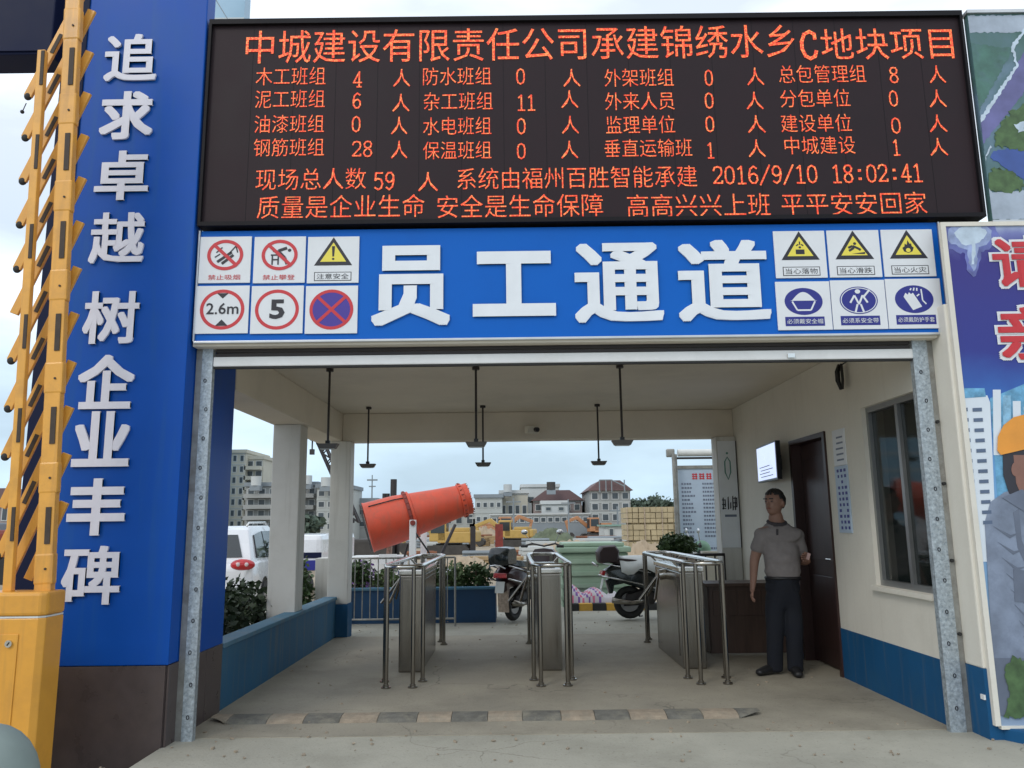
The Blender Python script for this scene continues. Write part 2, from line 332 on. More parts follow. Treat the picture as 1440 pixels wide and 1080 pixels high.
def obj_from_mesh(name, me, m, parent=None, loc=(0, 0, 0)):
    me.materials.clear(); me.materials.append(K[m]); o = bpy.data.objects.new(name, me); C.objects.link(o); o.location = loc
    if parent: o.parent = parent
    ORG[o.name] = origin(parent); return o
def kids(o): return [c for c in bpy.data.objects if c.parent == o]
def copy_tree(o, parent=None):
    c = o.copy(); C.objects.link(c); c.parent = parent; ORG[c.name] = ORG.get(o.name, Vector((0, 0, 0)))
    for ch in kids(o): copy_tree(ch, c)
    return c

GL = {}
def glyph_raw(t, offset):
    key = (t, offset)
    if key in GL: return GL[key]
    c = bpy.data.curves.new('t', 'FONT'); c.body = t; c.offset = offset; c.resolution_u = 2; c.size = 1
    o = bpy.data.objects.new('t', c); C.objects.link(o)
    dg = bpy.context.evaluated_depsgraph_get(); me = bpy.data.meshes.new_from_object(o.evaluated_get(dg))
    vs = [v.co.copy() for v in me.vertices]; fs = [tuple(p.vertices) for p in me.polygons]
    bpy.data.objects.remove(o); bpy.data.curves.remove(c); bpy.data.meshes.remove(me)
    GL[key] = (vs, fs); return GL[key]
def text(name, t, m, x0, x1, z0, z1, y, parent=None, depth=0, bold=0, offset=0, label=None, X=None, kind=None):
    """lettering fitted to a rectangle; raised by depth towards the viewer (-Y), or on a wall facing -X when X is given"""
    vs, fs = glyph_raw(t, offset)
    bx_, by_ = bold if isinstance(bold, tuple) else (bold, bold)
    ax0 = min(v.x for v in vs)-bx_; ax1 = max(v.x for v in vs)+bx_; az0 = min(v.y for v in vs)-by_; az1 = max(v.y for v in vs)+by_
    sx = (x1-x0)/(ax1-ax0); sz = (z1-z0)/(az1-az0)
    B = MB()
    sh = [(0, 0)] if not bold else [(i*bx_, j*by_) for i in (-1, -.5, 0, .5, 1) for j in (-1, -.33, .33, 1)]
    for q, (i, j) in enumerate(sh):
        d = depth+q*.00012
        F = [(x0+(v.x+i-ax0)*sx, y-d, z0+(v.y+j-az0)*sz) for v in vs]
        if not depth: B.add(F, fs)
        else:
            n = len(F); B2 = [(p[0], y, p[2]) for p in F]
            ed = {}
            for f in fs:
                for a, b in zip(f, f[1:]+f[:1]): ed[(a, b)] = 1
            side = [(a, b, b+n, a+n) for (a, b) in ed if (b, a) not in ed]
            B.add(F+B2, list(fs)+side)
    if X is not None:
        B.v = [Vector((X+(v.y-y), -v.x, v.z)) for v in B.v]
    return B.build(name, m, parent, label=label, kind=kind, fix=False)

def struct(o): o['kind'] = 'structure'; return o

# ================================================================== GROUND
g = MB()
struct(g.add([(-900, -40, -.26), (900, -40, -.26), (900, 1500, -.26), (-900, 1500, -.26)], [(0, 1, 2, 3)]).build('construction_yard', 'yard'))
struct(box('forecourt', 'forecourt', -2.27, 9, -6, 5.62, -.3, 0))
struct(box('roadway', 'forecourt', -12, -2.272, -6, 5.9, -.32, -.13))
struct(box('passage_floor', 'concrete_floor', -2.6, 3.1, 5.62, 10.45, -.3, .004))
struct(box('rear_apron', 'forecourt', -4.5, 7, 10.47, 14.3, -.3, -.012, bevel=.01))
# a worn joint strip at the slab edge
box('slab_joint', 'kerb_black', -2.3, 2.9, 10.45, 10.47, -.3, -.02)['kind'] = 'structure'

# ================================================================== GATEHOUSE
gh = thing('gatehouse', 'cream gatehouse with an open staff passage under the blue sign', 'building', (0, 5.6, 0))
P0 = gh
XL, XR, YF = -2.25, 2.92, 5.57
# ceiling, beams, columns
box('ceiling_slab', 'ceiling_paint', -2.7, 7.5, 5.75, 10.9, 2.85, 3.3, P0)
box('roof_parapet', 'plaster', -2.25, 3.1, 5.62, 5.74, 2.66, 3.5, P0)
box('beam', 'ceiling_paint', -2.62, XL, 6.41, 10.85, 2.48, 2.847, P0, bevel=.008)
box('beam', 'ceiling_paint', -2.247, 2.917, 10.5, 10.8, 2.48, 2.847, P0, bevel=.008)
box('column', 'column_paint', -2.60, -2.30, 8.62, 8.92, -.25, 2.478, P0, bevel=.012)
cb = box('column', 'column_paint', -2.38, -2.12, 10.42, 10.68, .405, 2.478, P0, bevel=.012)
box('column_foot', 'dado_blue', -2.39, -2.11, 10.41, 10.69, -.1, .405, P0)
cr_ = box('column', 'column_paint', 2.66, 2.915, 10.42, 10.68, -.1, 2.478, P0, bevel=.012)
# low blue wall
lw = box('low_wall', 'low_wall_blue', -2.40, -2.26, 6.41, 10.40, -.2, .46, P0)
box('wall_cap', 'cap_blue', -2.415, -2.245, 6.41, 10.405, .463, .50, lw, bevel=.006)
# right wall with door and window openings
DY0, DY1, DZ = 7.42, 8.38, 2.2
WY0, WY1, WZ0, WZ1 = 5.72, 6.62, .86, 2.30
def wallpiece(nm, y0, y1, z0, z1, m='plaster', x0=XR, x1=3.1, p=P0): return box(nm, m, x0, x1, y0, y1, z0, z1, p)
wallpiece('wall', 5.64, WY0, 0, 2.847); wallpiece('wall', WY0, WY1, 0, WZ0); wallpiece('wall', WY0, WY1, WZ1, 2.847)
wallpiece('wall', WY1, DY0, 0, 2.847); wallpiece('wall', DY0, DY1, DZ, 2.847); wallpiece('wall', DY1, 10.8, 0, 2.847)
for y0, y1 in ((5.62, DY0-.0), (DY1, 10.4)):
    box('dado', 'dado_blue', XR-.004, XR-.001, y0, y1, .004, .43, P0)
# dark rooms behind the wall
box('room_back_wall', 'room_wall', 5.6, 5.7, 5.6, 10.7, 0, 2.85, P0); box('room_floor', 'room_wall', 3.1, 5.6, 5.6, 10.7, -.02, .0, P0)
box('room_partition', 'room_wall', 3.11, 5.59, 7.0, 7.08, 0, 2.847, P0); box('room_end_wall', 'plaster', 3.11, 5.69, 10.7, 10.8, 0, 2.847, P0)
# door
dr = box('door', 'door_wood', 3.0, 3.045, DY0+.06, DY1-.06, .02, DZ-.05, P0, bevel=.004)
for z0, z1 in ((.18, .85), (1.0, 2.0)):
    box('door_panel', 'door_wood', 2.99, 3.0, DY0+.18, DY1-.18, z0, z1, dr, bevel=.004)
MB().cyl((2.99, DY0+.13, 1.02), (2.93, DY0+.13, 1.02), .012).cyl((2.935, DY0+.13, 1.02), (2.935, DY0+.25, 1.02), .011).build('door_handle', 'steel_bright', dr, smooth=True)
df = MB().box(2.90, 3.06, DY0, DY0+.055, 0, DZ).box(2.90, 3.06, DY1-.055, DY1, 0, DZ).box(2.90, 3.06, DY0+.055, DY1-.055, DZ-.045, DZ).build('door_frame', 'door_wood', P0)
# window
wf = MB().box(2.955, 3.03, WY0, WY0+.04, WZ0, WZ1).box(2.955, 3.03, WY1-.04, WY1, WZ0, WZ1).box(2.955, 3.03, WY0+.04, WY1-.04, WZ0, WZ0+.045).box(2.955, 3.03, WY0+.04, WY1-.04, WZ1-.045, WZ1).build('window_frame', 'alu', P0)
box('mullion', 'alu', 2.958, 3.005, 6.08, 6.125, WZ0+.045, WZ1-.045, wf)
for y0, y1 in ((WY0+.04, 6.08), (6.125, WY1-.04)):
    pn = box('window_pane', 'glass', 2.985, 2.991, y0+.002, y1-.002, WZ0+.047, WZ1-.047, wf)
box('window_sill', 'plaster', 2.88, 2.95, WY0-.03, WY1+.03, WZ0-.04, WZ0-.001, P0, bevel=.006)
box('window_blind', 'grey_plastic', 3.2, 3.22, 6.12, 6.55, 1.55, 2.25, P0)
# right jamb and front wall behind the poster
box('jamb', 'plaster', 3.0, 3.12, 5.36, 5.63, .43, 2.85, P0, bevel=.01)
box('jamb_foot', 'dado_blue', 2.997, 3.12, 5.357, 5.63, -.05, .43, P0)
box('front_wall', 'plaster', 3.12, 8.2, 5.42, 5.6, -.05, 3.46, P0)
box('front_wall', 'plaster', 3.12, 8.2, 5.6, 5.75, 3.46, 3.52, P0)
MB().box(2.985, 3.0, 5.36, 5.40, .24, .27).build('bolt_head', 'white_metal', P0)
# plinth below the poster (wedge out towards the viewer)
MB().prism([(3.08, 5.36), (3.36, 4.9), (8.2, 4.9), (8.2, 5.415), (3.12, 5.415)], -.05, .075, 'xy').build('plinth', 'dado_blue', P0, bevel=.01)
# lintel and shutter
box('lintel', 'plaster', -2.24, 2.997, 5.52, 5.62, 2.665, 2.86, P0)
box('soffit_strip', 'ceiling_paint', -2.24, 2.995, 5.47, 5.62, 2.635, 2.664, P0)
sb = box('shutter_bar', 'white_metal', -2.12, 2.85, 5.545, 5.60, 2.505, 2.575, P0, bevel=.008)
box('rubber_strip', 'rubber', -2.12, 2.85, 5.556, 5.59, 2.492, 2.505, sb)
sh = None
for k in range(2): box('shutter_slat', 'dark_metal', -2.11, 2.84, 5.56, 5.585, 2.578+k*.03, 2.604+k*.03, P0, bevel=.004)
MB().obox((1.98, 5.538, 2.532), (.05, .02, .03)).build('shutter_lock', 'steel_bright', P0)
def rail(x0, x1, lbl):
    r = MB().box(x0, x1, 5.55, 5.557, .0, 2.64).box(x0, x0+.006, 5.557, 5.60, 0, 2.64).box(x1-.006, x1, 5.557, 5.60, 0, 2.64).build('shutter_rail', 'galv', P0, label=lbl)
    b = MB(); xm = (x0+x1)/2
    for k in range(12):
        z = .15+k*.205
        b.ringprint(xm+.01*math.sin(k*2.1), z, .011, .015, .005, 5.546, 5.549, 12)
    b.build('rail_mark', 'print_black', r, kind='stuff')
    return r
rail(-2.20, -2.125, 'speckled galvanised rail at the blue pillar'); rail(2.85, 2.955, 'speckled galvanised rail at the white jamb')
box('rail_backing', 'galv_plain', 2.957, 2.997, 5.56, 5.63, 0, 2.63, P0)
box('rail_backing', 'galv_plain', -2.246, -2.203, 5.56, 5.62, 0, 2.63, P0)
for z in (.62, 1.1, 1.62, 2.05): MB().cyl((2.975, 5.56, z), (2.975, 5.54, z), .012, 8).build('rail_bolt', 'rubber', P0)

# ================================================================== BLUE PILLAR
pl = thing('entrance_pillar', 'tall blue clad pillar on a brown tiled base left of the passage', 'pillar', (-2.7, 5.7, 0))
PX0, PX1, PY0, PY1, TZ = -3.30, -2.25, 5.40, 6.38, .505
box('cladding', 'pillar_blue', PX0, PX1, PY0, 5.55, TZ, 6.4, pl, bevel=.008)
box('cladding', 'pillar_blue', PX0, PX1, 5.552, PY1, TZ, 2.7, pl)
box('edge_trim', 'navy', PX0+.0, PX0+.17, PY0-.012, PY0-.001, TZ+.1, 6.4, pl, bevel=.008)
box('core', 'tile_brown', PX0+.02, PX1-.012, PY0+.012, PY1-.012, -.2, TZ-.004, pl)
for i in range(1):
    w = PX1-PX0-.012
    for j in range(1):
        box('tile', 'tile_brown', PX0+i*w+.003, PX0+(i+1)*w-.003, PY0-.004, PY0+.010, -.18, TZ-.003, pl, bevel=.003)
for i in range(3):
    w = (PY1-PY0-.01)/3
    box('tile', 'tile_brown', PX1-.010, PX1+.004, PY0+.014+i*w, PY0+.010+(i+1)*w-.003, -.03, TZ-.003, pl, bevel=.003)
# raised slogan letters
lt = thing('slogan_lettering', 'column of nine raised white Chinese characters down the blue pillar', 'lettering', (-2.79, PY0, 1.0))
q5 = 5.394/5.15
cz = [1.38+(z-1.38)*q5 for z in (4.655, 4.215, 3.77, 3.32, 2.765, 2.33, 1.955, 1.52, 1.095)]
bolds = [(.024, .018), (.034, .026), (.030, .020), (.022, .016), (.024, .020), (.034, .028), (.032, .028), (.036, .032), (.024, .018)]
for ch, z, b in zip('追求卓越树企业丰碑', cz, bolds):
    text('character', ch, 'letter_white', -2.845*q5, -2.475*q5, z-.18*q5, z+.18*q5, PY0-.006, lt, depth=.013, bold=b)

# overhead beam of the vehicle gate, left
vb = thing('vehicle_gate_beam', 'dark navy overhead beam of the vehicle gate at the upper left edge', 'beam', (-5, 5.5, 4.5))
zbm = at(20, 104, 5.5).z
box('beam_box', 'navy', -9, PX0-.002, 5.25, 5.5, zbm, 6.6, vb, bevel=.01)
box('beam_trim', 'navy', -9, PX0-.002, 5.235, 5.249, zbm+.02, zbm+.10, vb)

# ================================================================== LED DISPLAY
LY = 5.44
led = thing('led_display', 'wide black electronic display board with glowing orange Chinese text', 'display', (.5, LY, 3.55))
def L2(px, py): p = at(px, py, LY); return p.x, p.z
x0, x1 = -2.235, 3.405
zt, zb = L2(820, 24)[1], L2(820, 313)[1]
bd = box('display_face', 'led_black', x0+.02, x1-.02, LY, LY+.02, zb+.03, zt-.04, led)
MB().box(x0, x1, LY-.03, LY+.18, zt-.04, zt).box(x0, x1, LY-.03, LY+.18, zb, zb+.03).box(x0, x0+.02, LY-.03, LY+.18, zb+.03, zt-.04).box(x1-.02, x1, LY-.03, LY+.18, zb+.03, zt-.04).build('display_frame', 'led_frame', led)
box('display_back', 'led_frame', x0+.02, x1-.02, LY+.021, LY+.17, zb+.03, zt-.04, led)
for i in range(1, 18):
    x = x0+.02+i*(x1-x0-.04)/18
    box('module_seam', 'led_frame', x-.0015, x+.0015, LY-.001, LY, zb+.03, zt-.04, led)
DG = {'0': [[(.5, 1), (.2, .9), (.08, .68), (.08, .32), (.2, .1), (.5, 0), (.8, .1), (.92, .32), (.92, .68), (.8, .9), (.5, 1)]],
 '1': [[(.2, .84), (.52, 1), (.52, 0)], [(.15, 0), (.9, 0)]], '2': [[(.08, .78), (.2, .95), (.5, 1), (.82, .94), (.9, .75), (.82, .55), (.08, .05), (.92, .05), (.92, .16)]],
 '4': [[(.98, .28), (.04, .28), (.7, 1), (.7, 0)], [(.45, 0), (.95, 0)]], '5': [[(.88, .97), (.18, .97), (.12, .55), (.4, .64), (.75, .58), (.9, .34), (.78, .1), (.45, 0), (.1, .12)]],
 '6': [[(.85, .88), (.55, 1), (.22, .84), (.08, .5), (.12, .2), (.35, .02), (.68, .02), (.9, .2), (.88, .44), (.6, .58), (.28, .52), (.1, .34)]],
 '8': [[(.5, .54), (.2, .64), (.12, .82), (.28, .97), (.5, 1), (.74, .97), (.88, .82), (.8, .64), (.5, .54), (.2, .42), (.08, .22), (.25, .04), (.5, 0), (.76, .04), (.92, .22), (.8, .42), (.5, .54)]],
 '9': [[(.15, .12), (.45, 0), (.78, .16), (.92, .5), (.88, .8), (.65, .98), (.32, .98), (.1, .8), (.12, .56), (.4, .42), (.72, .48), (.9, .66)]],
 '/': [[(.0, -.08), (1, 1.05)]], ':': [[(.4, .68), (.6, .68)], [(.4, .2), (.6, .2)]],
 'C': [[(.92, .74), (.9, .9), (.6, 1), (.25, .9), (.06, .62), (.06, .36), (.25, .1), (.55, 0), (.85, .08), (.95, .26)]]}
def led_digits(s, px0, px1, py, h, wf=.095):
    a, z = L2(px0, py); b, _ = L2(px1, py); z1 = L2(px0, py-h/2)[1]; z0 = L2(px0, py+h/2)[1]; H = z1-z0; n = len(s); cw = (b-a)/n; B = MB(); k = 0
    for i, c in enumerate(s):
        for line in DG[c]:
            for p, q in zip(line, line[1:]):
                P_ = Vector((a+(i+.08+.84*p[0])*cw, z0+p[1]*H)); Q_ = Vector((a+(i+.08+.84*q[0])*cw, z0+q[1]*H)); d_ = (Q_-P_).normalized()*H*wf*.35
                st_ = strip(P_-d_, Q_+d_, H*wf if c != ':' else H*wf*1.6); k += 1; y = LY-.004-k*.00003
                B.add([(u[0], y, u[1]) for u in st_], [(0, 1, 2, 3)])
    B.build('text_line', 'led', led, fix=False)
def strip(a, b, w):
    a, b = Vector(a), Vector(b); d = (b-a).normalized(); n = Vector((-d.y, d.x))*w/2
    return [tuple(a+n), tuple(b+n), tuple(b-n), tuple(a-n)]
def lt_(s, px0, px1, py, h, off=0):
    off = off-.006
    if s[0] in '0124568C': return led_digits(s, px0, px1, py, h, .12 if s == 'C' else .095)
    a, z = L2(px0, py); b, _ = L2(px1, py); z2 = L2(px0, py-h/2)[1]; z1 = L2(px0, py+h/2)[1]
    text('text_line', s, 'led', a, b, z1, z2, LY-.004, led, depth=0, offset=off)
lt_('中城建设有限责任公司承建锦绣水乡', 346, 1118, 67, 46, .006)
lt_('C', 1124, 1150, 64, 38, .004); lt_('地块项目', 1154, 1340, 63, 44, .006)
rows = [
 [('木工班组', 360, 458, 108), ('4', 496, 510, 112), ('人', 553, 577, 110), ('防水班组', 595, 691, 108), ('0', 725, 739, 108), ('人', 792, 816, 110), ('外架班组', 850, 947, 110), ('0', 990, 1003, 110), ('人', 1050, 1074, 108), ('总包管理组', 1095, 1217, 105), ('8', 1249, 1264, 106), ('人', 1306, 1329, 105)],
 [('泥工班组', 359, 457, 140), ('6', 495, 509, 142), ('人', 552, 576, 145), ('杂工班组', 596, 693, 143), ('11', 726, 754, 145), ('人', 789, 813, 140), ('外来人员', 851, 948, 143), ('0', 990, 1004, 142), ('人', 1049, 1073, 142), ('分包单位', 1097, 1195, 139), ('0', 1249, 1263, 139), ('人', 1306, 1330, 139)],
 [('油漆班组', 358, 456, 175), ('0', 494, 508, 175), ('人', 550, 573, 177), ('水电班组', 595, 691, 178), ('0', 726, 740, 178), ('人', 790, 814, 176), ('监理单位', 852, 949, 176), ('0', 991, 1005, 175), ('人', 1051, 1076, 175), ('建设单位', 1098, 1197, 174), ('0', 1252, 1267, 177), ('人', 1306, 1331, 174)],
 [('钢筋班组', 357, 456, 208), ('28', 494, 525, 210), ('人', 550, 573, 211), ('保温班组', 595, 691, 212), ('0', 726, 740, 213), ('人', 789, 813, 211), ('垂直运输班', 850, 973, 209), ('1', 993, 1005, 212), ('人', 1052, 1076, 209), ('中城建设', 1103, 1202, 205), ('1', 1254, 1266, 208), ('人', 1307, 1332, 207)]]
for r in rows:
    for s, a, b, y in r:
        lt_(s, a, b, y, 21 if s[0] in '01468925' else 25, .002 if s[0] in '01468925' else 0)
lt_('现场总人数', 360, 515, 253, 30); lt_('59', 525, 556, 255, 24, .002); lt_('人', 588, 616, 256, 27)
lt_('系统由福州百胜智能承建', 643, 980, 252, 30); lt_('2016/9/10', 1001, 1150, 247, 24, .002); lt_('18:02:41', 1168, 1298, 245, 24, .002)
lt_('质量是企业生命', 362, 597, 292, 32); lt_('安全是生命保障', 615, 848, 291, 32); lt_('高高兴兴上班', 882, 1083, 290, 32); lt_('平平安安回家', 1099, 1303, 288, 32)

# ================================================================== BLUE ENTRANCE SIGN
SY = 5.46
def S2(px, py): p = at(px, py, SY); return p.x, p.z
sg = thing('entrance_sign', 'long blue fascia sign with four white characters over the passage', 'sign', (.4, SY, 2.7))
sx0, sx1 = S2(274, 480)[0], S2(1333, 460)[0]; sz1 = S2(800, 319)[1]; sz0 = S2(800, 474)[1]
box('sign_panel', 'sign_blue', sx0, sx1, SY, SY+.06, sz0, sz1, sg, bevel=.004)
box('bottom_trim', 'silver_trim', sx0-.005, sx1+.005, SY-.02, SY+.04, sz0-.018, sz0-.001, sg, bevel=.003)
box('side_trim', 'silver_trim', sx0-.013, sx0-.001, SY-.012, SY+.05, sz0, sz1, sg); box('side_trim', 'silver_trim', sx1+.001, sx1+.013, SY-.012, SY+.05, sz0, sz1, sg)
for ch, a, b, c, d, bo in (('员', 522, 633, 347, 459, (.040, .024)), ('工', 665, 780, 355, 446, (.050, .040)), ('通', 809, 929, 343, 455, (.032, .018)), ('道', 955, 1077, 339, 453, (.034, .018))):
    X0, Z0 = S2(a, d); X1, Z1 = S2(b, c); Z1 = S2(a, c)[1]
    text('character', ch, 'acrylic_white', X0, X1, Z0, Z1, SY-.003, sg, depth=.012, bold=bo)

# twelve safety plates
GS = 'safety plates on the blue entrance sign'
def plate(px0, py0, px1, py1, label):
    X0, Z1 = S2(px0, py0); X1, _ = S2(px1, py0); Z0 = S2(px0, py1)[1]
    t = thing('safety_sign', label, 'safety sign', ((X0+X1)/2, SY, Z0), GS)
    box('plate', 'plate_white', X0, X1, SY-.012, SY-.003, Z0, Z1, t, bevel=.002)
    return t, (X0+X1)/2, (Z0+Z1)/2, (X1-X0)/2, (Z1-Z0)/2
YP = SY-.0125
def ringp(t, cx, cz, rx, rz, w, m, L=0): return MB().ringprint(cx, cz, rx, rz, w, YP-.0006-.0006*L, YP-.0006*L).build('ring', m, t)
def disc(t, cx, cz, rx, rz, m, L=0, nm='disc', n=40): return MB().prism([(cx+rx*math.cos(2*math.pi*i/n), cz+rz*math.sin(2*math.pi*i/n)) for i in range(n)], YP-.0006-.0006*L, YP-.0006*L).build(nm, m, t)
def shp(t, nm, pts, m, L=0): return MB().prism(pts, YP-.0006-.0006*L, YP-.0006*L).build(nm, m, t)
def strip(a, b, w):
    a, b = Vector(a), Vector(b); d = (b-a).normalized(); n = Vector((-d.y, d.x))*w/2
    return [tuple(a+n), tuple(b+n), tuple(b-n), tuple(a-n)]
def strips(t, nm, segs, m, w, L):
    B = MB()
    for k, (a, b) in enumerate(segs): B.prism(strip(a, b, w), YP-.0006-.0006*L-k*.00005, YP-.0006*L)
    return B.build(nm, m, t)
def caption(t, s, cx, cz, hw, hh, z, m='print_red', w=.62, h=.11):
    text('caption', s, m, cx-hw*w, cx+hw*w, cz+hh*z-hh*h, cz+hh*z+hh*h, YP-.0025, t)
def tri(t, cx, cz, hw, hh, z=.2, s=.72):
    c = (cx, cz+hh*z)
    def T(k): return [(c[0], c[1]+hh*.72*k), (c[0]+hw*s*k, c[1]-hh*.5*k), (c[0]-hw*s*k, c[1]-hh*.5*k)]
    shp(t, 'triangle', T(1), 'print_black', 0); o = shp(t, 'triangle_field', T(.68), 'print_yellow', 1)
    return c
def boxed(t, s, cx, cz, hw, hh, z=-.72):
    Z = cz+hh*z
    shp(t, 'caption_border', [(cx-hw*.72, Z-hh*.19), (cx+hw*.72, Z-hh*.19), (cx+hw*.72, Z+hh*.19), (cx-hw*.72, Z+hh*.19)], 'print_black', 0)
    shp(t, 'caption_field', [(cx-hw*.69, Z-hh*.16), (cx+hw*.69, Z-hh*.16), (cx+hw*.69, Z+hh*.16), (cx-hw*.69, Z+hh*.16)], 'plate_white', 1)
    caption(t, s, cx, cz, hw, hh, z, 'print_black', .62, .12)
# 1 no smoking
t, cx, cz, hw, hh = plate(283, 334, 355, 399, 'white plate banning smoking with a crossed-out cigarette, top left corner of the blue sign')
c = cz+hh*.2
strips(t, 'cigarette', [((cx-hw*.3, c-hh*.30), (cx+hw*.25, c+hh*.12)), ((cx-hw*.12, c-hh*.38), (cx+hw*.32, c+hh*.0))], 'print_black', hw*.11, 1)
strips(t, 'smoke', [((cx+hw*.18, c+hh*.1), (cx+hw*.4, c+hh*.38)), ((cx+hw*.4, c+hh*.38), (cx+hw*.48, c+hh*.1)), ((cx-hw*.35, c+hh*.1), (cx-hw*.12, c+hh*.33)), ((cx-hw*.4, c-hh*.1), (cx-hw*.2, c+hh*.04))], 'print_black', hw*.05, 1)
ringp(t, cx, c, hw*.70, hh*.66, hw*.13, 'print_red', 2); shp(t, 'slash', strip((cx-hw*.48, c+hh*.48), (cx+hw*.48, c-hh*.48), hw*.13), 'print_red', 3); caption(t, '禁止吸烟', cx, cz, hw, hh, -.76)
# 2 no climbing
t, cx, cz, hw, hh = plate(359, 334, 431, 399, 'white plate banning climbing with a crossed-out climber on a frame')
c = cz+hh*.2
strips(t, 'climber', [((cx-hw*.05, c+hh*.18), (cx+hw*.28, c+hh*.30)), ((cx+hw*.0, c+hh*.1), (cx+hw*.2, c-hh*.12)), ((cx+hw*.2, c-hh*.12), (cx+hw*.3, c-hh*.4)), ((cx, c+hh*.1), (cx-hw*.25, c+hh*.2))], 'print_black', hw*.12, 1)
strips(t, 'climbing_frame', [((cx-hw*.28, c-hh*.42), (cx-hw*.28, c+hh*.0)), ((cx-hw*.05, c-hh*.42), (cx-hw*.05, c+hh*.0)), ((cx-hw*.34, c+hh*.0), (cx+hw*.02, c+hh*.0)), ((cx-hw*.3, c-hh*.2), (cx-hw*.04, c-hh*.2))], 'print_black', hw*.06, 1)
disc(t, cx+hw*.38, c+hh*.2, hw*.07, hh*.07, 'print_black', 1, 'head', 12)
ringp(t, cx, c, hw*.70, hh*.66, hw*.13, 'print_red', 2); shp(t, 'slash', strip((cx-hw*.48, c+hh*.48), (cx+hw*.48, c-hh*.48), hw*.13), 'print_red', 3); caption(t, '禁止攀登', cx, cz, hw, hh, -.76)
# 3 attention
t, cx, cz, hw, hh = plate(434, 334, 506, 399, 'white plate with a yellow warning triangle holding an exclamation mark')
c = tri(t, cx, cz, hw, hh, .25, .74); shp(t, 'exclamation_bar', [(cx-hw*.06, c[1]+hh*.33), (cx+hw*.06, c[1]+hh*.33), (cx+hw*.035, c[1]-hh*.12), (cx-hw*.035, c[1]-hh*.12)], 'print_black', 2); disc(t, cx, c[1]-hh*.22, hw*.05, hh*.05, 'print_black', 2, 'exclamation_dot', 12); boxed(t, '注意安全', cx, cz, hw, hh)
# 4 height limit
t, cx, cz, hw, hh = plate(278, 403, 352, 470, 'white plate with a red ring and the 2.6m height limit')
ringp(t, cx, cz, hw*.84, hh*.84, hw*.13, 'print_red', 0); text('caption', '2.6m', 'print_black', cx-hw*.60, cx+hw*.62, cz-hh*.2, cz+hh*.28, YP-.002, t, offset=.012)
shp(t, 'arrow', [(cx-hw*.22, cz+hh*.68), (cx+hw*.22, cz+hh*.68), (cx, cz+hh*.46)], 'print_black', 1); shp(t, 'arrow', [(cx-hw*.24, cz-hh*.68), (cx+hw*.24, cz-hh*.68), (cx, cz-hh*.42)], 'print_black', 1)
# 5 speed limit
t, cx, cz, hw, hh = plate(355, 403, 428, 470, 'white plate with a red ring and a black number 5')
ringp(t, cx, cz, hw*.84, hh*.84, hw*.13, 'print_red', 0); text('caption', '5', 'print_black', cx-hw*.28, cx+hw*.30, cz-hh*.40, cz+hh*.42, YP-.002, t, offset=.03)
# 6 no stopping
t, cx, cz, hw, hh = plate(431, 403, 504, 470, 'white plate with a dark blue disc crossed by a red X')
disc(t, cx, cz, hw*.8, hh*.8, 'print_purple', 0); ringp(t, cx, cz, hw*.84, hh*.84, hw*.12, 'print_red', 1)
strips(t, 'cross', [((cx-hw*.55, cz+hh*.55), (cx+hw*.55, cz-hh*.55)), ((cx-hw*.55, cz-hh*.55), (cx+hw*.55, cz+hh*.55))], 'print_red', hw*.12, 2)
# 7 falling objects
t, cx, cz, hw, hh = plate(1086, 326, 1158, 392, 'white plate with a yellow triangle warning of falling objects')
c = tri(t, cx, cz, hw, hh, .26, .74); z = c[1]
shp(t, 'load', [(cx-hw*.17, z-hh*.26), (cx+hw*.17, z-hh*.26), (cx+hw*.17, z-hh*.06), (cx-hw*.17, z-hh*.06)], 'print_black', 2)
disc(t, cx, z+hh*.03, hw*.05, hh*.05, 'print_black', 2, 'stone', 10); strips(t, 'hook', [((cx-hw*.14, z+hh*.10), (cx-hw*.05, z+hh*.16)), ((cx+hw*.14, z+hh*.10), (cx+hw*.05, z+hh*.16)), ((cx, z+hh*.14), (cx, z+hh*.28))], 'print_black', hw*.05, 2); boxed(t, '当心落物', cx, cz, hw, hh)
# 8 slipping
t, cx, cz, hw, hh = plate(1161, 325, 1234, 391, 'white plate with a yellow triangle showing a slipping person')
c = tri(t, cx, cz, hw, hh, .26, .74); z = c[1]
disc(t, cx+hw*.04, z+hh*.16, hw*.06, hh*.06, 'print_black', 2, 'head', 12)
strips(t, 'falling_figure', [((cx-hw*.05, z+hh*.06), (cx+hw*.18, z-hh*.06)), ((cx-hw*.05, z+hh*.06), (cx-hw*.22, z-hh*.02)), ((cx+hw*.0, z-hh*.02), (cx-hw*.2, z-hh*.15)), ((cx+hw*.18, z-hh*.06), (cx+hw*.25, z-hh*.12))], 'print_black', hw*.09, 2)
shp(t, 'slope', [(cx-hw*.1, z-hh*.27), (cx+hw*.4, z-hh*.29), (cx+hw*.42, z-hh*.2)], 'print_black', 2); boxed(t, '当心滑跌', cx, cz, hw, hh)
